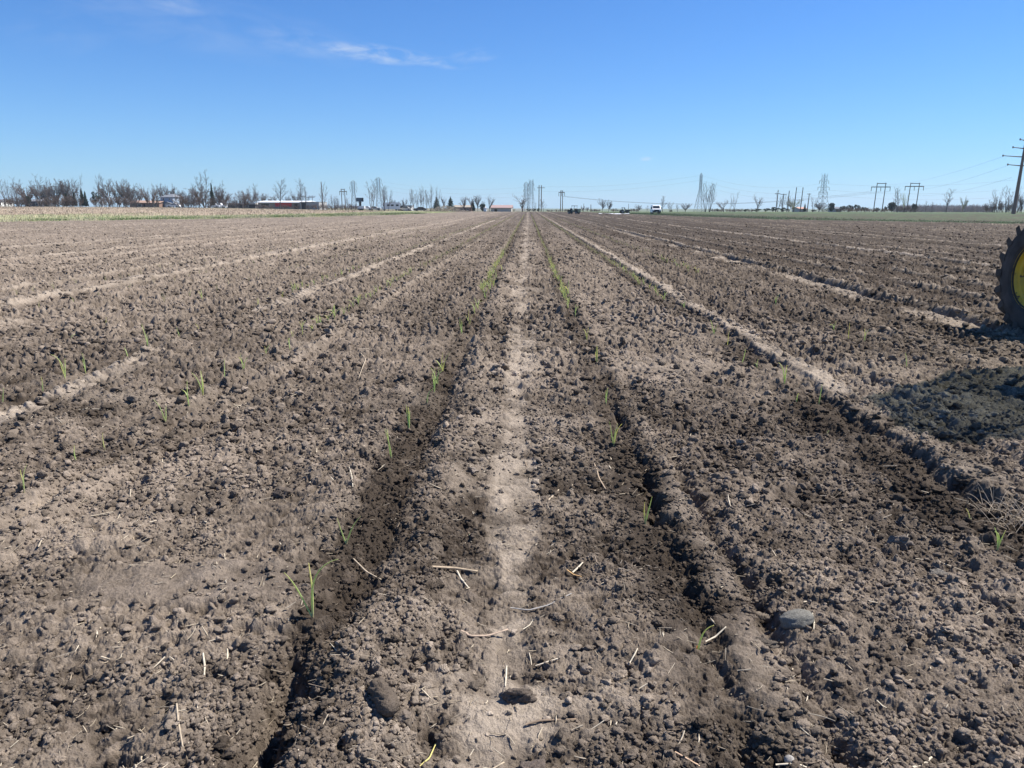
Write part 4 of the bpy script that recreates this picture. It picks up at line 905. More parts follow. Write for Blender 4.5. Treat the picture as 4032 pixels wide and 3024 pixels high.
row(3, [('tall', 48, 380, 110, 'thin bare tree left of the white camper'), ('fork', 112, 395, 130, 'leaning bare tree just left of the white camper'), ('tall', 487, 425, 90, 'leftmost slender poplar of the group'), ('tall', 545, 445, 90, 'second slender poplar, close to the leftmost'), ('fork', 607, 450, 90, 'forked slender poplar third from the left'), ('tall', 665, 440, 90, 'thin poplar before the tall pair'), ('fork', 703, 368, 120, 'tallest forked poplar of the group'), ('tall', 765, 470, 90, 'short thin poplar in the gap of the group'), ('fork', 828, 368, 130, 'tall forked poplar left of the first spruce'), ('fork', 925, 395, 130, 'faint poplar just behind the first spruce')], 272, GP)
row(3, [(('spruce', 3), 930, 565, 165, 'wide dark spruce, left one of the two'), (('spruce', 1), 1165, 562, 155, 'pointed dark spruce, right one of the two'), ('sparse_round', 1050, 550, 150, 'bare tree standing between the two spruces'), ('round', 1388, 578, 110, 'round bare tree before the ranch house'), ('round', 1502, 568, 110, 'bare tree at the right end of the ranch house'), ('round', 1622, 548, 130, 'bare tree left of the dark round bush'), ('sparse_round', 1812, 545, 170, 'bare spreading tree at the left gable of the barn'), (('ever', 0), 1705, 680, 110, 'dark round bush between two bare trees left of the barn'), (('spruce', 2), 1547, 655, 70, 'little dark conifer at the right of the ranch house'), ('round', 195, 605, 130, 'bare crown behind the white camper', 330), ('round', 395, 605, 90, 'bare crown behind the grey shed', 330), ('round', 310, 650, 80, 'faint bare crown left behind the grey shed', 330)], 276, GC)
row(4, [(('sparse_round', 0), 245, 538, 260, 'spreading bare tree standing alone right of the barn'), ('tall', 592, 600, 110, 'small bare tree right of the pair of tall poles'), ('round', 1585, 603, 110, 'small round bare tree left of its twin, over the white strip'), ('round', 1690, 628, 100, 'small round bare tree right of its twin, over the white strip'), ('round', 1250, 720, 70, 'tiny reddish tree right of the utility cart'), ('round', 1330, 745, 70, 'tiny tree second right of the utility cart')], 276, GC)
row(4, [(('scrub', 0), 345, 760, 110, 'green scrub right of the lone spreading tree'), (('scrub', 1), 430, 762, 90, 'green scrub below the lattice tower'), (('scrub', 1), 510, 760, 80, 'green scrub at the foot of the tall pole pair'), ('budbush', 80, 770, 90, 'low scrub at the right corner of the barn'), ('bush', 700, 785, 120, 'low brown scrub left of the H-frame'), ('bush', 830, 780, 100, 'low brown scrub at the foot of the H-frame'), ('bush', 990, 775, 120, 'low brown scrub right behind the utility cart'), ('bush', 1430, 775, 110, 'low scrub left of the twin small trees'), ('bush', 1500, 780, 100, 'low scrub beside the twin small trees'), ('bush', 1780, 765, 110, 'low scrub left of the small tractor'), ('bush', 2080, 765, 100, 'reddish scrub right of the small tractor'), ('bush', 2150, 760, 90, 'reddish scrub second right of the small tractor')], 290, 'low scrub along the far edge')
row(5, [('round', 65, 700, 100, 'small round bare tree left of the white van'), ('tall', 205, 712, 60, 'small dark sapling just left of the white van'), ('tall', 475, 555, 120, 'bare tree just right of the white van'), ('fork', 600, 650, 130, 'small pale bare tree second right of the van'), ('tall', 722, 688, 70, 'slim small tree left of the bushy round one'), (('round', 1), 850, 680, 140, 'bushy round bare tree left of the near lattice tower'), ('fork', 1205, 318, 150, 'tall bare tree beside the near lattice tower'), ('fork', 1275, 338, 180, 'tall bare tree, right one of the pair by the tower'), ('sparse_round', 1500, 615, 200, 'low spreading bare tree right of the tall pair'), ('fork', 1690, 468, 130, 'faint sparse bare tree midway between the two towers'), ('tall', 1612, 610, 40, 'thin pole-like sapling left of the sparse tree'), ('sparse_round', 2060, 528, 150, 'oval bare tree with budding crown left of the pole row')], 276, GR)
row(5, [(('scrub', 1), c, t, w, l) for c, t, w, l in ((610, 792, 60, 'tiny green scrub right of the van'), (1380, 765, 60, 'low dark scrub right of the tall pair'), (1860, 775, 110, 'low scrub left of the oval tree'), (2050, 765, 180, 'green scrub round the foot of the oval tree'), (2200, 760, 100, 'dark scrub right of the oval tree'))] + [('bush', c, 768, 110, l) for c, l in ((1330, 'brown brush right behind the tall pair'), (1430, 'brown brush left of the low spreading tree'), (1570, 'brown brush right of the low spreading tree'), (1660, 'brown brush at the foot of the sparse tree'), (1760, 'brown brush left of the low scrub'), (1940, 'brown brush beside the oval tree'))], 290, 'low scrub along the far edge')
row(6, [(('ever', 2), 190, 742, 260, 'long dark evergreen bush below the left poles of the row'), (('ever', 2), 370, 750, 200, 'dark evergreen bush below the middle poles of the row'), ('fork', 285, 500, 130, 'faint bare tree behind the first poles of the row'), ('fork', 372, 520, 110, 'faint bare tree behind the second and third pole'), ('fork', 470, 540, 110, 'faint bare tree left of the round budding one'), ('budround', 555, 600, 230, 'round budding tree among the pole row'), (('spruce', 1), 725, 678, 60, 'small dark conifer behind the orange roof'), ('fork', 870, 550, 120, 'thin bare tree left of the armed lattice tower'), ('round', 965, 648, 200, 'round bare tree at the foot of the armed tower'), (('ever', 0), 1175, 668, 115, 'dark egg-shaped evergreen right of the armed tower'), (('ever', 2), 870, 785, 100, 'low dark evergreen at the left foot of the armed tower'),
        ('budbush', 1060, 740, 120, 'yellowish brush left of the egg-shaped evergreen'), (('ever', 1), 1360, 715, 110, 'dark evergreen behind the far brush right of the egg-shaped one'), (('ever', 2), 1470, 708, 170, 'broad dark evergreen in the hedge'), (('ever', 2), 1590, 700, 170, 'highest broad evergreen in the hedge'), (('ever', 1), 1720, 735, 120, 'dark evergreen left of the first H-frame'), ('bush', 1420, 745, 200, 'purple-brown brush below the broad evergreens', 280), ('bush', 1560, 750, 200, 'purple-brown brush below the highest evergreen', 280), ('bush', 1290, 770, 120, 'purple-brown brush right of the egg-shaped evergreen', 280), ('bush', 1700, 755, 170, 'purple-brown brush left of the first H-frame foot', 280), ('bush', 1830, 755, 170, 'purple-brown brush at the first H-frame foot', 280), ('bush', 1960, 760, 160, 'purple-brown brush inside the first H-frame', 280), ('bush', 2080, 755, 140, 'purple-brown brush left of the big evergreen', 280), (('ever', 1), 1940, 745, 70, 'small dark evergreen between the legs of the first H-frame'), (('ever', 1), 2080, 725, 60, 'small dark evergreen left of the big evergreen'), (('ever', 0), 2185, 655, 150, 'big dark round evergreen between the two H-frames')], 284, GR)
def row8(items, d0, group):
    for it in items:
        kind, c, top, w, lab = it[:5]; d = it[5] if len(it) > 5 else d0
        tree(kind, 3512 + c*.2411, 500 + top*.2411, d, w*.2411, lab, group)
row8([('fork', 130, 980, 150, 'bare tree left of the second H-frame'), (('willow', 0), 228, 1075, 120, 'yellow-green budding tree behind the second H-frame'), ('tall', 932, 1005, 150, 'lone bare tree between the H-frames and the tall mast'), ('budround', 1180, 1140, 110, 'small yellowish tree right of the lone bare tree'), ('tall', 572, 1200, 70, 'small sapling above the far wood, left one'), ('tall', 665, 1215, 50, 'small sapling above the far wood, right one'), ('fork', 1690, 1130, 160, 'bushy bare tree left of the tall mast'), ('fork', 1775, 955, 170, 'tall bare tree left of the mast'), ('fork', 1922, 965, 150, 'tall bare tree next to the mast'), ('tall', 1985, 1170, 60, 'slim sapling touching the mast'), ('fork', 2115, 915, 130, 'bare tree with drooping tip right of the mast'), ('round', 2160, 1080, 140, 'bare tree at the right edge of the photo')], 274, GR)
row8([('bush', 1600, 1245, 170, 'brown thicket at the left of the mast clump'), ('bush', 1720, 1220, 190, 'brown thicket below the tall bare tree by the mast'), ('bush', 1850, 1200, 190, 'brown thicket left of the mast foot'), ('bush', 1960, 1230, 160, 'brown thicket at the mast foot'), ('bush', 2080, 1250, 160, 'brown thicket right of the mast foot'), ('bush', 190, 1270, 180, 'brown brush right of the big evergreen'), ('bush', 340, 1270, 170, 'brown brush at the right H-frame foot'), (('ever', 1), 380, 1235, 100, 'dark evergreen behind the second H-frame foot')], 276, GR)
# far wood on the right horizon: one mass
S = []
rg = np.random.default_rng(99); vs = []; fs = []; vo = 0
bt = PROTO['bush', 1][1]; bv = np.empty(len(bt.vertices)*3, np.float32); bt.vertices.foreach_get('co', bv); bv = bv.reshape(-1, 3); bf = np.empty(len(bt.loops), np.int32); bt.loops.foreach_get('vertex_index', bf); bf = bf.reshape(-1, 4)
for i in range(70):
    px = 3530 + 370*i/69 + rg.uniform(-4, 4); d = rg.uniform(560, 640); top = 808 + rg.uniform(-3, 4); p = at(px, top, d); g = float(G(p[0], p[1])); h = p[2]-g; a = rg.uniform(0, 6.28)
    v = bv*np.array((h*.9, h*.9, h)); v = np.stack([v[:, 0]*cos(a)-v[:, 1]*sin(a)+p[0], v[:, 0]*sin(a)+v[:, 1]*cos(a)+p[1], v[:, 2]+g], 1); vs.append(v); fs.append(bf+vo); vo += len(v)
tag(obj('far_wood', np_mesh('far_wood', np.concatenate(vs), np.concatenate(fs), mat('far_twigs', (.20, .165, .165), .9))), 'distant purple-grey bare wood along the right horizon', 'wood', kind='stuff')
# ------------------------------------------------------------------ pylons, poles, wires
M_STEEL = mat('galvanised_steel', (.14, .155, .165), .55, metal=.3, var=.1)
M_WOOD = mat('pole_wood', (.16, .13, .11), .9, var=.25, vscale=3)
M_WIRE = mat('wire', (.12, .12, .13), .6)
M_INS = mat('insulator', (.10, .08, .07), .4)
def base_at(px, d):
    p = at(px, 830, d); return np.array((p[0], p[1], float(G(p[0], p[1]))))
def top_z(px, top, d): return at(px, top, d)[2]
ARMS = {}
def pylon(px, top, d, label, base_w, body_w, arms, cap='point', group='lattice power towers'):
    """four tapering legs with cross lattice to a narrow body; arms: (fraction of height, half span)"""
    b0 = base_at(px, d); h = top_z(px, top, d) - b0[2]
    r = thing('lattice_tower', label, 'pylon', tuple(b0), radians(20 if len(arms) else 12), group); t = .07
    lv = [0, .16, .30, .42, .52, .60, .68, .76, .84, .95]; wd = lambda f: (base_w + (body_w-base_w)*min(1, f/.60))/2 if f < .95 else body_w/2
    L_ = MB(); X = MB()
    for f0, f1 in zip(lv[:-1], lv[1:]):
        w0, w1 = wd(f0), wd(f1); q0 = [(w0*a, w0*b, h*f0) for a, b in ((-1, -1), (1, -1), (1, 1), (-1, 1))]; q1 = [(w1*a, w1*b, h*f1) for a, b in ((-1, -1), (1, -1), (1, 1), (-1, 1))]
        for i in range(4):
            j = (i+1) % 4; L_.tube(q0[i], q1[i], t*1.25, n=4, cap=False); X.tube(q0[i], q1[j], t*.65, n=3, cap=False).tube(q0[j], q1[i], t*.65, n=3, cap=False).tube(q1[i], q1[j], t*.65, n=3, cap=False)
    w = body_w/2
    for a, b in ((-1, -1), (1, -1), (1, 1), (-1, 1)):
        L_.tube((w*a, w*b, h*.95), (0, 0, h) if cap == 'point' else (w*a*1.25, w*b, h), t, n=4, cap=False)
    L_.build('legs', M_STEEL, r); X.build('lattice', M_STEEL, r)
    pts = []
    for f, s in arms:
        A = MB()
        for sd in (-1, 1):
            A.tube((sd*w, -w, h*f), (sd*s, 0, h*f+.15), t*.9, n=4).tube((sd*w, w, h*f), (sd*s, 0, h*f+.15), t*.9, n=4).tube((sd*w, 0, h*f+1.3), (sd*s, 0, h*f+.15), t*.8, n=4)
            pts.append((sd*s, 0, h*f-1.4))
        a_ = A.build('crossarm', M_STEEL, r)
        for sd in (-1, 1): MB().tube((sd*s, 0, h*f+.1), (sd*s, 0, h*f-1.4), .11, n=5).build('insulator', M_INS, a_)
    rz = r.rotation_euler[2]
    ARMS[label] = [b0 + np.array((x*cos(rz)-y*sin(rz), x*sin(rz)+y*cos(rz), z)) for x, y, z in pts]
    return ARMS[label]
A1 = pylon(cx(1680, 2), cy(295), 520, 'lattice tower with drooping arms left of the billboard', 3.6, 1.7, [(.90, 1.9), (.76, 2.4), (.66, 2.0)])
A2 = pylon(cx(2100, 2), cy(245), 500, 'lattice tower with arms right of the tall tree beside the billboard', 3.8, 1.8, [(.93, 1.9), (.80, 2.5), (.68, 2.0)])
A3 = pylon(cx(303, 4), cy(322), 560, 'shorter pointed lattice tower of the middle pair', 3.4, 2.1, [(.90, 1.7), (.74, 1.9), (.62, 1.7)])
A4 = pylon(cx(388, 4), cy(278), 520, 'taller flat-topped lattice tower of the middle pair', 4.2, 2.1, [(.86, 1.8), (.72, 2.4)], 'flat')
A5 = pylon(cx(1078, 5), cy(173), 430, 'near lattice tower with a pointed cap beside tall bare trees', 4.8, 1.0, [])
A6 = pylon(cx(1000, 6), cy(178), 450, 'lattice tower with three pairs of arms right of the pole row', 6.0, 2.0, [(.80, 3.2), (.64, 3.9), (.52, 3.0)], 'flat')
def wire(p, q, sag, label, group, r=.022):
    n = 26; t = np.linspace(0, 1, n); P = np.array(p)[None]*(1-t[:, None]) + np.array(q)[None]*t[:, None]; P[:, 2] -= sag*4*t*(1-t)
    c = P.mean(0); V, F = tube_path(P-c, np.full(n, r), 4)
    tag(obj('power_line', np_mesh('power_line', V, F, M_WIRE), None, tuple(c)), label, 'power line', group)
hb = base_at(cx(1078, 5), 430); hz = top_z(cx(1078, 5), cy(173), 430)
A5 = [hb + np.array((0, 0, (hz-hb[2])*f)) for f in (.94, .94, .82, .82, .70, .70)]
NM = ('top', 'middle', 'bottom')
def span(P, Q, sag, where, sides=(0,)):
    for k in range(min(len(P), len(Q))//2):
        for s in sides: wire(P[2*k+s], Q[2*k+s], sag, '%s power line %s' % (NM[k], where), 'power lines ' + where)
span(A2, A3, 3, 'sagging from the billboard tower to the middle pair', (1,))
span(A4, A5, 2.5, 'sagging from the middle pair to the near pointed tower', (1,))
span(A5, A6, 4, 'between the near pointed tower and the armed tower', (0,))
e = at(4150, 690, 420)
span(A6, [e, e, e + np.array((0, 0, -5)), e + np.array((0, 0, -5)), e + np.array((0, 0, -9)), e + np.array((0, 0, -9))], 3, 'running right from the armed tower', (1,))
def hframe(px0, px1, top, d, label, arm_f, over, lean=0, group='H-frame wooden poles'):
    b0, b1 = base_at(px0, d), base_at(px1, d); z = top_z((px0+px1)/2, top, d); c = (b0+b1)/2; h = z-c[2]; s = np.linalg.norm(b1-b0)/2; r_ = .17
    r = thing('h_frame_pole', label, 'power pole', tuple(c), math.atan2(b1[1]-b0[1], b1[0]-b0[0]), group)
    for q in (-s, s): MB().tube((q, 0, -.3), (q+lean, 0, h), r_*1.1, r_*.8, 8).build('pole', M_WOOD, r)
    MB().box(-s-.1+lean, s+.1+lean, -.33, -.20, h-.35, h-.10).build('top_beam', M_WOOD, r)
    a = MB().box(-s-over+lean, s+over+lean, .19, .34, h*arm_f-.15, h*arm_f+.15).build('crossarm', M_WOOD, r); pts = []
    for q in (-s-over+.1, 0, s+over-.1):
        MB().tube((q+lean, .265, h*arm_f-.15), (q+lean, .265, h*arm_f-1.5), .10, n=6).build('insulator', M_INS, r); pts.append(c+np.array((q+lean, 0, h*arm_f-1.5)))
    return pts
H1 = hframe(cx(1483, 2), cx(1538, 2), cy(440), 330, 'wooden H-frame pole left of the billboard', .88, .9, -.15)
H2 = hframe(cx(880, 4), cx(912, 4), cy(468), 340, 'wooden H-frame pole left of the utility cart', .91, .9)
H3 = hframe(cx(1868, 6), cx(2010, 6), cy(340), 300, 'wide wooden H-frame, left one of the right-hand two', .86, 2.0, .4)
H4 = hframe(3512+240*.2411, 3512+383*.2411, 500+912*.2411, 305, 'wide wooden H-frame, right one of the right-hand two', .88, 1.9, .4)
for k in range(3): wire(H2[k], H3[k], 4, '%s wire from the H-frame by the cart to the right-hand H-frames' % ('left', 'centre', 'right')[k], 'H-frame wires')
def pole(px, top, d, label, r=.16, lean=0, arms=(), group=None, name='utility_pole', m=None):
    b0 = base_at(px, d); h = top_z(px, top, d)-b0[2]
    p = thing(name, label, 'utility pole', tuple(b0), 0, group)
    MB().tube((0, 0, -.3), (lean*h, 0, h), r, r*.7, 8).build('shaft', m or M_WOOD, p)
    for f, s in arms: MB().box(lean*h*f-s, lean*h*f+s, r, r+.12, h*f-.09, h*f+.09).build('crossarm', M_WOOD, p)
    return p
pole(cx(1165, 2), cy(322), 280, 'leaning bare wooden pole through the spreading tree', .20, -.035)
pole(cx(832, 2), cy(548), 330, 'short crossarm pole over the right roof end, left one', .12, 0, ((.93, 1.2),)); pole(cx(931, 2), cy(570), 330, 'short crossarm pole above the grey building, middle one', .12, 0, ((.93, 1.1),)); pole(cx(988, 2), cy(553), 320, 'short crossarm pole above the grey building, right one', .14, 0, ((.95, 1.3), (.86, .9)))
pole(cx(518, 4), cy(378), 310, 'tall straight pole, left of the close pair', .20, 0, ((.90, .8),)); pole(cx(557, 4), cy(378), 310, 'tall straight pole, right of the close pair', .20, 0, ((.90, 1.4),))
pole(cx(466, 4), cy(670), 330, 'short thin pole left of the close pair', .11); pole(cx(1268, 4), cy(685), 320, 'short pole second right of the utility cart', .11); pole(cx(1388, 4), cy(702), 320, 'short thick pole between the cart and the twin trees', .17); pole(cx(2018, 4), cy(690), 320, 'thin pole behind the right end of the small tractor', .10)
for c, t, l, ar in ((232, 460, 'leaning pole with a crossarm, first of the pole row', ((.83, 1.0),)), (332, 525, 'shorter leaning pole, second of the row', ((.97, 1.1),)), (418, 472, 'leaning pole, third of the row', ()), (532, 415, 'tall leaning pole left of the round budding crown', ()), (640, 415, 'tall leaning pole right of the round budding crown', ()), (757, 518, 'leaning pole right of the orange roof, last of the row', ((.97, .7),))):
    pole(cx(c, 6), cy(t), 290, l, .19, .045, ar, 'row of leaning poles')
pole(cx(1945, 1), cy(640), 276, 'rusty brown post before the low white-trimmed wall', .22, name='post'); pole(cx(1735, 0), cy(650), 276, 'white post below the thin tree at the far left', .20, m=mat('white_post', (.75, .75, .72), .6), name='post'); pole(cx(1565, 1), cy(725), 272, 'small dark post in front of the white cars', .12, name='post')
# steel mast at the right edge
b0 = base_at(3992, 210); zt_ = top_z(4040, 542, 210); h = zt_-b0[2]; dx_ = (at(4030, 560, 210)-at(3995, 560, 210))[0]
lean = .028
ma = thing('steel_mast', 'tall leaning rust-brown steel mast with four pairs of tapering arms', 'power pole', tuple(b0))
M_RUST = mat('weathering_steel', (.20, .13, .10), .8, var=.2)
MB().tube((0, 0, -.2), (lean*h, 0, h), .52, .26, 14).build('shaft', M_RUST, ma)
tips = []
for py, half in ((549, 1.5), (580, 3.0), (613, 5.2), (648, 3.6)):
    f = (top_z(4020, py+2, 210)-b0[2])/h; a = MB()
    for s in (-1, 1): a.tube((lean*h*f, 0, h*f-.2), (lean*h*f+s*half, 0, h*f+.12), .15, .09, 6).tube((lean*h*f+s*half, 0, h*f-.12), (lean*h*f+s*half, 0, h*f+.36), .13, .20, 6)
    a.build('arm', M_RUST, ma); tips.append(b0 + np.array((lean*h*f-half, 0, h*f-.1)))
for k, (px, py, l) in enumerate(((3480, 727, 'uppermost line rising to the steel mast'), (3560, 748, 'middle line rising to the steel mast'), (3600, 766, 'lowest line rising to the steel mast'))):
    wire(at(px, py, 480), tips[2] if k == 0 else tips[3] + np.array((1.5*(k-1), 0, -3.0*(k-1))), 2.0, l, 'lines to the steel mast', .022)

# ------------------------------------------------------------------ buildings
M_GLASS = mat('dark_glass', (.02, .025, .03), .15, spec=.6)
M_WHITE = mat('white_paint', (.72, .72, .70), .6, var=.08); M_ROOFW = mat('white_roof', (.85, .85, .83), .5, var=.05)
def building(px0, px1, eave, ridge, d, label, wall, roof, depth=9, hip=False, windows=(), doors=(), over=.4, axis='x', base_drop=0, name='house', zref=2.6):
    """px0..px1 photo columns of its front; long front faces the field. windows/doors: (fraction along front, half width m, z0, z1)"""
    pc = base_at((px0+px1)/2, d); Wd = (at(px1, eave, d)-at(px0, eave, d))[0]; ze = top_z((px0+px1)/2, eave, d)-pc[2]; zr = top_z((px0+px1)/2, ridge, d)-pc[2]; hw = Wd/2
    r = thing(name, label, 'building', (pc[0], pc[1], pc[2]-base_drop))
    ze += base_drop; zr += base_drop
    w = MB().box(-hw, hw, 0, depth, -.3, ze)
    if not hip and axis == 'x': w.prism([(0, ze), (depth, ze), (depth/2, zr-.05)], 'x', -hw, hw)
    w.build('wall', wall, r)
    R = MB(); o = over; yo = -o; yd = depth+o
    if hip:
        i = min(hw*.75, depth*.5)
        R.add([(-hw-o, yo, ze), (hw+o, yo, ze), (hw+o, yd, ze), (-hw-o, yd, ze), (-hw+i, depth/2, zr), (hw-i, depth/2, zr)], [(0, 1, 5, 4), (1, 2, 5), (2, 3, 4, 5), (3, 0, 4), (0, 3, 2, 1)])
    elif axis == 'x':
        R.prism([(yo, ze-.02), (depth/2, zr), (yd, ze-.02), (yd, ze+.16), (depth/2, zr+.2), (yo, ze+.16)], 'x', -hw-o, hw+o)
    else:
        R.box(-hw-o, hw+o, yo, yd, ze+.003, zr)
    R.build('roof', roof, r)
    kz = (ze-base_drop)/zref
    for f, a, z0, z1 in windows:
        z0, z1, a = z0*kz, z1*kz, a*min(1, kz*1.2)
        x = -hw + Wd*f; fr = MB().box(x-a-.08, x+a+.08, -.06, -.005, z0-.08, z1+.08).build('window', M_WHITE, r); MB().box(x-a, x+a, -.09, -.062, z0, z1).build('pane', M_GLASS, fr)
    for f, a, z0, z1 in doors:
        z0, z1, a = z0*kz, z1*kz, a*min(1, kz*1.2)
        x = -hw + Wd*f; MB().box(x-a, x+a, -.06, -.005, z0, z1).build('door', M_BLACK, r)
    return r, hw, ze
M_BRICK = mat('brown_siding', (.26, .17, .13), .85, var=.15); M_RBROWN = mat('brown_shingles', (.36, .24, .18), .9, var=.15); M_BLUE = mat('blue_grey_siding', (.30, .37, .46), .7, var=.06); M_RGREY = mat('grey_shingles', (.17, .18, .20), .9, var=.15); M_DARKS = mat('dark_siding', (.06, .06, .07), .8, var=.2); M_TANW = mat('tan_wall', (.30, .26, .22), .85, var=.12); M_GREYW = mat('grey_wall', (.36, .36, .35), .8, var=.1); M_RED = mat('red_panel', (.55, .06, .05), .6, var=.1); M_LIGHT = mat('pale_siding', (.55, .52, .47), .8, var=.08); M_PINK = mat('faded_red_roof', (.34, .24, .22), .8, var=.12); M_ORG = mat('orange_shingles', (.50, .31, .24), .9, var=.1)
building(cx(430, 0), cx(715, 0), cy(655), cy(622), 292, 'low dark house with grey roof and pale gable at the far left', M_DARKS, M_RGREY, 9, windows=((.3, .5, .9, 1.9), (.7, .5, .9, 1.9)))
building(cx(-60, 0), cx(22, 0), cy(650), cy(622), 292, 'white house cut by the left edge of the photo', M_WHITE, M_RGREY, 8, windows=((.8, .5, .9, 1.9),))
building(cx(55, 1), cx(548, 1), cy(680), cy(642), 296, 'long brown ranch house with brown roof behind the great brown tree', M_BRICK, M_RBROWN, 9, windows=((.12, .6, .9, 2.0), (.34, .9, .7, 2.0), (.85, .7, .9, 2.0)), doors=((.5, .5, 0, 2.1),))
hr, hw, ze = building(cx(578, 1), cx(785, 1), cy(578), cy(522), 300, 'two-storey blue-grey house with hip roof', M_BLUE, M_RGREY, 10, hip=True, zref=9.4, windows=((.25, .45, 6.6, 8.4), (.72, .4, 6.8, 8.2), (.6, .4, 2.0, 3.6)))
pz = MB().prism([(.2, ze*.42), (hw*1.05, ze*.38), (hw*.35, ze*.55)], 'y', -2.2, 0).build('porch_roof', M_RGREY, hr); MB().box(hw*.05, hw*.98, -2.0, -.02, 0, ze*.37).build('porch', M_LIGHT, hr)
building(cx(1690, 1), cx(2150, 1), cy(700), cy(676), 304, 'low dark building trimmed in white left of the long white roof', M_DARKS, M_LIGHT, 9, axis='flat', windows=((.35, 1.0, .8, 1.8), (.7, 1.0, .8, 1.8)))
r, hw, ze = building(cx(75, 2), cx(870, 2), cy(672), cy(646), 298, 'long tan building with bright white roof and a red wall section', M_TANW, M_ROOFW, 16, axis='x', windows=((.15, 1.6, .9, 2.2),), doors=((.80, .6, 0, 2.1),), over=.6)
MB().box(-hw + 2*hw*.36, -hw + 2*hw*.71, -.10, -.006, .35*ze, ze-.1).build('red_facade', M_RED, r)
building(cx(775, 2), cx(1095, 2), cy(664), cy(658), 296, 'plain grey box building right of the long white roof', M_GREYW, M_GREYW, 12, axis='flat', over=.1, doors=((.2, .8, 0, 2.4),))
building(cx(285, 3), cx(372, 3), cy(730), cy(716), 300, 'small dark blue-grey shed right of the camper', M_DARKS, M_GREYW, 6, axis='flat', over=.2, name='shed'); building(cx(376, 3), cx(515, 3), cy(724), cy(716), 300, 'grey-white flat shed left of the poplars', M_GREYW, M_GREYW, 6, axis='flat', over=.2, windows=((.3, .5, .9, 1.8),), name='shed')
building(cx(1225, 3), cx(1510, 3), cy(755), cy(722), 286, 'brown ranch house with tan roof right of the spruces', M_BRICK, mat('tan_shingles', (.34, .29, .23), .9, var=.12), 9, windows=((.2, .6, .8, 1.8), (.45, .8, .8, 1.8), (.8, .7, .8, 1.8)), doors=((.62, .45, 0, 2.0),))
building(cx(1838, 3), cx(2185, 3), cy(765), cy(720), 280, 'long pale barn with faded red roof and an open dark doorway', M_LIGHT, M_PINK, 14, doors=((.245, .9, 0, 1.9),), name='barn')
building(cx(640, 6), cx(745, 6), cy(782), cy(755), 292, 'house with orange roof behind the pole row', M_LIGHT, M_ORG, 9, windows=((.3, .5, .6, 1.4),))
building(cx(1245, 6), cx(1330, 6), cy(780), cy(752), 300, 'low grey roofed house in the right-hand hedge', M_GREYW, M_RGREY, 8)
# billboard
p0 = base_at(cx(1780, 2), 300); zt2 = top_z(cx(1780, 2), cy(590), 300)-p0[2]; zb2 = top_z(cx(1780, 2), cy(655), 300)-p0[2]; hw = (at(cx(1840, 2), 780, 300)-at(cx(1720, 2), 780, 300))[0]/2
bb = thing('billboard', 'dark billboard on a single post before the lattice tower', 'billboard', tuple(p0))
MB().tube((0, .4, -.3), (0, .4, zb2+.3), .45, n=12).build('post', M_BLACK, bb); MB().box(-hw, hw*.52, -.2, .2, zb2, zt2).build('panel', mat('slate_panel', (.07, .10, .13), .6, var=.2), bb); MB().box(hw*.56, hw, -.12, .3, zb2, zt2).build('side_panel', M_BLACK, bb); MB().box(-hw*.6, hw*.6, -.9, -.25, zb2-.35, zb2-.25).build('catwalk', M_BLACK, bb)
# brush pile
parts = []; rg = np.random.default_rng(55); S = []
b0 = base_at(cx(1080, 3), 262)
for q in range(420):
    p = np.array((rg.normal(0, 4.0), rg.normal(0, 1.2), 0)); hmax = 1.9*math.exp(-(p[0]/5)**2); p[2] = rg.uniform(0, hmax); d = rg.normal(size=3); d[2] *= .5; d /= np.linalg.norm(d); l = rg.uniform(.5, 2.2); S.append((*(p-d*l/2), *(p+d*l/2), .05, .02))
o = obj('brush_pile', segs_mesh('brush_pile', S, mat('dead_branches', (.36, .31, .25), .9, var=.2), 4), None, tuple(b0)); tag(o, 'pale heap of cut branches in front of the spruces', 'brush pile')

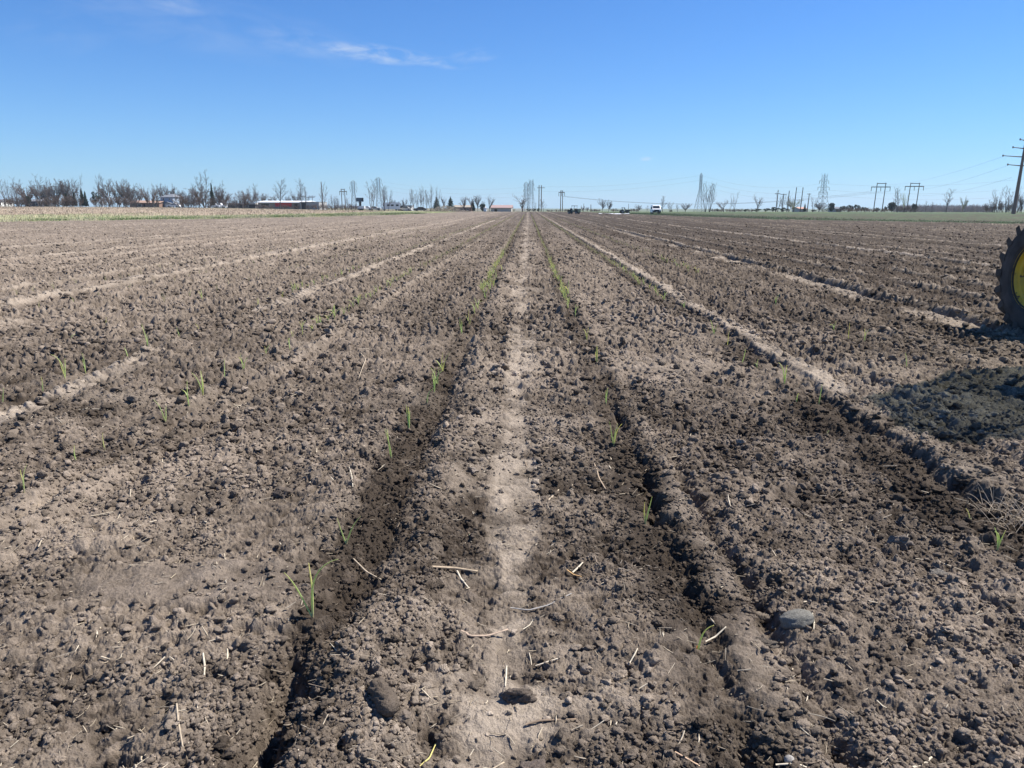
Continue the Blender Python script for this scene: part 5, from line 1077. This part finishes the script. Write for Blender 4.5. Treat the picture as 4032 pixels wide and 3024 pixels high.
# ------------------------------------------------------------------ vehicles far off
M_CARW = mat('white_car_paint', (.80, .80, .80), .3, spec=.5); M_DKG = mat('dark_green_paint', (.025, .045, .03), .5, spec=.4); M_LAMP = mat('headlamp', (.6, .6, .6), .1, spec=.8); M_PLAST = mat('black_plastic', (.02, .02, .022), .7)
def wheels(r, pts, R, w):
    for x, y in pts:
        q = MB().lathe([(-w/2, R*.55), (-w/2, R*.93), (-w*.4, R), (w*.4, R), (w/2, R*.93), (w/2, R*.55)], 'x', (x, y, R), 20).build('wheel', M_TYRE, r)
        MB().tube((x-w*.42, y, R), (x+w*.42, y, R), R*.56, n=14).build('rim', M_GREY, q)
def car(px, d, rz, label, paint, kind='sedan', cat='car'):
    p = base_at(px, d); r = thing('parked_' + ('pickup' if kind == 'pickup' else 'car'), label, cat, tuple(p), rz, 'cars parked among the trees')
    if kind == 'pickup': body = [(-2.7, .35), (2.7, .35), (2.72, .85), (2.5, 1.05), (1.2, 1.1), (-2.7, 1.1)]; cab = [(1.25, 1.1), (.55, 1.75), (-.75, 1.75), (-.95, 1.1)]; cw = [(1.02, 1.14), (.47, 1.67), (-.68, 1.67), (-.85, 1.14)]
    else: body = [(-2.3, .32), (2.3, .32), (2.33, .7), (2.1, .88), (1.1, .98), (-1.9, 1.0), (-2.3, .85)]; cab = [(1.15, .97), (.45, 1.45), (-.9, 1.45), (-1.75, .98)]; cw = [(.95, 1.02), (.38, 1.38), (-.84, 1.38), (-1.5, 1.03)]
    sw = lambda P: [(a, b) for a, b in P]
    MB().prism(body, 'x', -.9, .9).prism(cab, 'x', -.78, .78).build('body', paint, r); MB().prism(cw, 'x', -.80, .80).build('side_windows', M_GLASS, r)
    wheels(r, [(s*.83, y) for s in (-1, 1) for y in (-1.45, 1.45)], .34, .2)
    for s in (-1, 1): MB().box(s*.72-.12, s*.72+.12, 2.28, 2.345, .6, .74).build('headlight', M_LAMP, r)
    return r
car(cx(1445, 1), 288, pi/2+.25, 'small white car by the trees, left of the pickup', M_CARW); car(cx(1555, 1), 290, pi/2, 'white pickup parked right of the small white car', M_CARW, 'pickup', 'pickup'); car(cx(790, 1), 290, pi/2, 'white car parked at the foot of the blue-grey house', M_CARW); car(cx(860, 1), 294, pi/2-.3, 'dark car parked right of the blue-grey house', M_DARKS)
car(cx(1880, 2), 292, pi/2, 'white car behind the hedge right of the billboard post', M_CARW); car(cx(2025, 2), 294, -pi/2, 'silver car left of the second lattice tower', M_GREYW); car(cx(655, 3), 284, pi/2, 'dark car between the slender poplars', M_DARKS); car(cx(405, 3), 290, pi/2, 'pale car in front of the grey-white shed', M_LIGHT)
p = base_at(cx(165, 3), 288); r = thing('camper', 'white motor camper parked left of the sheds', 'camper', tuple(p), pi/2+.15)
MB().prism([(-3.4, .5), (2.2, .5), (3.3, .6), (3.35, 1.2), (2.6, 1.45), (2.9, 2.2), (2.7, 2.9), (-3.4, 2.9)], 'x', -1.1, 1.1).build('body', M_CARW, r); MB().prism([(2.35, 1.5), (2.62, 1.5), (2.82, 2.1), (2.3, 2.1)], 'x', -1.12, 1.12).build('cab_windows', M_GLASS, r)
for y in (-2.4, -.6, .8): MB().box(-1.125, 1.125, y-.5, y+.5, 1.6, 2.2).build('window', M_GLASS, r)
wheels(r, [(s*.95, y) for s in (-1, 1) for y in (-2.0, 2.3)], .4, .25)
p = base_at(cx(1760, 2), 290); r = thing('trailer', 'low white trailer under the billboard', 'trailer', tuple(p), pi/2); MB().box(-1.1, 1.1, -2.2, 2.2, .55, 1.5).tube((0, 2.2, .6), (0, 3.2, .5), .06).build('box', M_CARW, r); wheels(r, [(s*1.0, 0) for s in (-1, 1)], .33, .2)
p = base_at(cx(1745, 3), 276); r = thing('white_tank', 'small white tank left of the barn', 'tank', tuple(p)); MB().lathe([(0, .01), (0, .62), (1.2, .62), (1.55, .4), (1.62, .01)], 'z', (0, 0, .12), 18, closed=False).build('shell', M_CARW, r); MB().box(-.5, .5, -.5, .5, -.1, .14).build('stand', M_GREY, r)

# white van facing the camera
p = at(2583, 840, 192); z0 = float(G(p[0], p[1])); va = thing('van', 'white van facing the field on the green strip', 'van', (p[0], p[1]+1, z0), radians(-3))
side = [(2.9, .42), (2.9, 1.95), (2.7, 2.08), (-1.15, 2.08), (-1.5, 1.95), (-2.15, 1.28), (-2.80, 1.08), (-2.86, .42)]
b = MB(); n = len(side)
rings = []
for x, sh in ((-1.0, .0), (-.93, .06), (.93, .06), (1.0, .0)): rings.append([(x*(1 if z < 1.3 else 1-.14*(z-1.3)/.8), y, z + (0.03 if sh else 0)) for y, z in side])
vs = [q for rg_ in rings for q in rg_]; fs = []
for k in range(3):
    for i in range(n): j = (i+1) % n; fs.append((k*n+i, k*n+j, (k+1)*n+j, (k+1)*n+i))
fs += [tuple(range(n)), tuple(range(4*n-1, 3*n-1, -1))]
b.add(vs, fs); b.build('body', M_CARW, va)
MB().add([(-.86, -2.16, 1.33), (.86, -2.16, 1.33), (.78, -1.56, 1.92), (-.78, -1.56, 1.92)], [(0, 1, 2, 3)]).build('windshield', M_GLASS, va, fix=False)
for s in (-1, 1):
    MB().add([(s*1.004, -1.45, 1.3), (s*1.004, -.5, 1.3), (s*.915, -.5, 1.9), (s*.93, -1.25, 1.9)], [(0, 1, 2, 3)]).build('side_window', M_GLASS, va, fix=False)
    MB().box(s*1.06-.06 if s > 0 else s*1.06-.2, s*1.06+.2 if s > 0 else s*1.06+.06, -1.75, -1.6, 1.25, 1.62).tube((s*.95, -1.65, 1.35), (s*1.1, -1.65, 1.4), .03).build('mirror', M_PLAST, va)
    MB().box(s*.78-.16, s*.78+.16, -2.93, -2.87, .82, 1.02).build('headlight', M_LAMP, va)
MB().box(-.6, .6, -2.92, -2.865, .72, 1.03).build('grille', M_PLAST, va); MB().box(-1.0, 1.0, -3.0, -2.87, .36, .70).build('bumper', M_PLAST, va); MB().box(-.16, .16, -3.02, -3.003, .50, .60).build('number_plate', M_LIGHT, va)
wheels(va, [(s*.86, y) for s in (-1, 1) for y in (-1.9, 1.7)], .38, .24)

# open utility cart
p = at(2260, 839, 190); z0 = float(G(p[0], p[1])); u = thing('utility_cart', 'dark open utility cart with black roof parked on the field', 'utility cart', (p[0], p[1], z0), radians(58))
# local +y is forward
MB().prism([(-1.45, .45), (1.4, .45), (1.45, .80), (1.15, .98), (.55, 1.02), (.5, .6), (-.45, .6), (-.5, .9), (-1.45, .9)], 'x', -.68, .68).build('body', M_DKG, u)
MB().box(-.7, .7, -1.5, -.55, .92, 1.18).build('cargo_bed', M_DKG, u)
b = MB()
for s in (-1, 1): b.tube((s*.62, .55, 1.0), (s*.58, .25, 1.88), .03).tube((s*.62, -.5, .9), (s*.58, -.5, 1.88), .03).tube((s*.58, .25, 1.88), (s*.58, -.5, 1.88), .03)
b.build('roll_cage', M_BLACK, u); MB().prism([(-.62, 1.87), (.40, 1.87), (.42, 1.92), (.30, 1.96), (-.55, 1.96), (-.64, 1.92)], 'x', -.70, .70).build('roof', M_BLACK, u)
MB().box(-.6, .6, -.42, .02, .62, .85).box(-.6, .6, -.46, -.36, .85, 1.3).build('seat', mat('tan_vinyl', (.25, .21, .14), .7), u); MB().tube((-.3, .5, .95), (-.3, .3, 1.12), .02).lathe([(-.01, .17), (.01, .17), (.01, .14), (-.01, .14)], 'z', (-.3, .3, 1.12), 16).build('steering_wheel', M_BLACK, u); MB().box(.35, .8, .9, 1.3, 1.0, 1.32).build('front_box', M_BLACK, u)
wheels(u, [(s*.62, y) for s in (-1, 1) for y in (-.95, 1.0)], .32, .26)
for s in (-1, 1): MB().box(s*.45-.1, s*.45+.1, 1.40, 1.465, .72, .82).build('headlight', M_LAMP, u)
# small tractor
p = at(2456, 838, 200); z0 = float(G(p[0], p[1])); r = thing('small_tractor', 'small dark green tractor behind the white plastic strip', 'tractor', (p[0], p[1], z0), radians(-82))
MB().box(-.25, .25, -.6, 1.4, .35, .6).build('chassis', M_BLACK, r); MB().prism([(-.32, .6), (.32, .6), (.30, .95), (.2, 1.02), (-.2, 1.02), (-.30, .95)], 'y', .35, 1.55).build('hood', M_DKG, r); MB().box(-.24, .24, -.45, .0, .75, .85).box(-.24, .24, -.5, -.42, .85, 1.2).build('seat', M_LIGHT, r)
MB().tube((-.4, -.45, .7), (-.36, -.4, 1.5), .04).tube((.4, -.45, .7), (.36, -.4, 1.5), .04).tube((-.4, .35, .9), (-.36, .1, 1.5), .03).tube((.4, .35, .9), (.36, .1, 1.5), .03).box(-.48, .48, -.5, .2, 1.5, 1.56).build('canopy', M_BLACK, r); MB().add([(-.34, .34, .95), (.34, .34, .95), (.34, .14, 1.42), (-.34, .14, 1.42)], [(0, 1, 2, 3)]).build('windscreen', M_LIGHT, r, fix=False)
MB().box(-.75, .75, -1.7, -.75, .62, .78).box(-.75, .75, -.8, -.7, .5, .95).build('rear_carrier', M_DKG, r)
wheels(r, [(s*.62, -.45) for s in (-1, 1)], .48, .28); wheels(r, [(s*.52, 1.05) for s in (-1, 1)], .32, .2)
# white plastic row cover
a0, a1 = at(2362, 842, 182), at(2478, 842, 182); nx, ny = 60, 10; X, Y = np.meshgrid(np.linspace(a0[0], a1[0], nx), np.linspace(181, 187, ny)); v = np.stack([X, Y, X*0], -1).reshape(-1, 3).astype(np.float32)
v[:, 1] += .6*vn(v[:, 0]*.5, v[:, 1]*0, 7); v[:, 2] = G(v[:, 0], v[:, 1]) + .13 + .10*vn(v[:, 0]*1.3, v[:, 1]*.8, 8) + .05*vn(v[:, 0]*3, v[:, 1]*2.5, 9)
i = (np.arange(ny-1)[:, None]*nx + np.arange(nx-1)[None]).ravel(); tag(obj('row_cover', np_mesh('row_cover', v, np.stack([i, i+1, i+nx+1, i+nx], 1), mat('white_plastic', (.82, .82, .80), .4, var=.05), None, True)), 'long crumpled white plastic sheet on the soil before the small tractor', 'plastic sheet')

# ------------------------------------------------------------------ grass and stubble on the strips (stuff)
M_BLADE = mat('grass_blades', (.2, .25, .08), .8, attr='tint')
def blades(n, xf, yr, hmin, hmax, w, cols, name, label, cat, seed):
    rg = np.random.default_rng(seed); y = rg.uniform(*yr, n)**1.0; x = xf(y, rg); z = G(x, y); h = rg.uniform(hmin, hmax, n)*rg.uniform(.4, 1, n); a = rg.uniform(0, 6.28, n)
    ln = rg.normal(0, .35, (n, 2))*h[:, None]; ww = (w*rg.uniform(.5, 1.3, n)); b0 = np.stack([x, y, z-.02], 1); dx = np.stack([np.cos(a)*ww, np.sin(a)*ww, 0*a], 1); tp = b0 + np.stack([ln[:, 0], ln[:, 1], h+.02], 1)
    md = b0*.45 + tp*.55 - np.stack([ln[:, 0]*.2, ln[:, 1]*.2, 0*a], 1)
    V = np.stack([b0-dx, b0+dx, md+dx*.8, tp, md-dx*.8], 1).reshape(-1, 3); F = np.arange(n*5).reshape(n, 5)
    k = fbm(x*.35, y*.25, seed, 2) + rg.normal(0, .35, n); c = np.where(k[:, None] < 0, np.array(cols[0])[None], np.array(cols[1])[None])*rg.uniform(.75, 1.25, (n, 1))
    tag(obj(name, np_mesh(name, V, F, M_BLADE, np.repeat(c, 5, 0))), label, cat, kind='stuff')
blades(36000, lambda y, g: lborder(y) - .2 - 1.1*np.abs(g.normal(0, 6.5, len(y))) + .6*vn(y*.3, y*0, 5), (66, 200), .08, .40, .018, ((.10, .17, .05), (.56, .50, .34)), 'grass_strip', 'strip of green and straw-coloured grass along the left field edge', 'grass', 301)
blades(34000, lambda y, g: lborder(y) - 20 - g.uniform(0, 130, len(y)), (75, 262), .12, .5, .03, ((.20, .155, .11), (.62, .53, .38)), 'corn_stubble', 'pale broken corn stubble beyond the left grass strip', 'stubble', 303)
blades(30000, lambda y, g: rborder(y) + .1 + np.abs(g.normal(0, 7, len(y))) + .5*vn(y*.3, y*0, 6), (66, 230), .06, .22, .014, ((.085, .125, .06), (.15, .19, .10)), 'rye_strip', 'green young rye along the right field edge', 'rye', 305)

# ------------------------------------------------------------------ air: faint even haze
M_HAZE = bpy.data.materials.new('haze'); M_HAZE.use_nodes = True; t = M_HAZE.node_tree; t.nodes.clear()
o_ = t.nodes.new('ShaderNodeOutputMaterial'); v_ = t.nodes.new('ShaderNodeVolumePrincipled')
v_.inputs['Color'].default_value = (.74, .88, 1, 1); v_.inputs['Density'].default_value = .00016; v_.inputs['Anisotropy'].default_value = .2
t.links.new(v_.outputs[0], o_.inputs['Volume'])
hzo = MB().box(-5000, 5000, -5000, 5000, -9, 60).build('haze', M_HAZE); tag(hzo, 'thin pale air over the field', 'haze', kind='stuff')
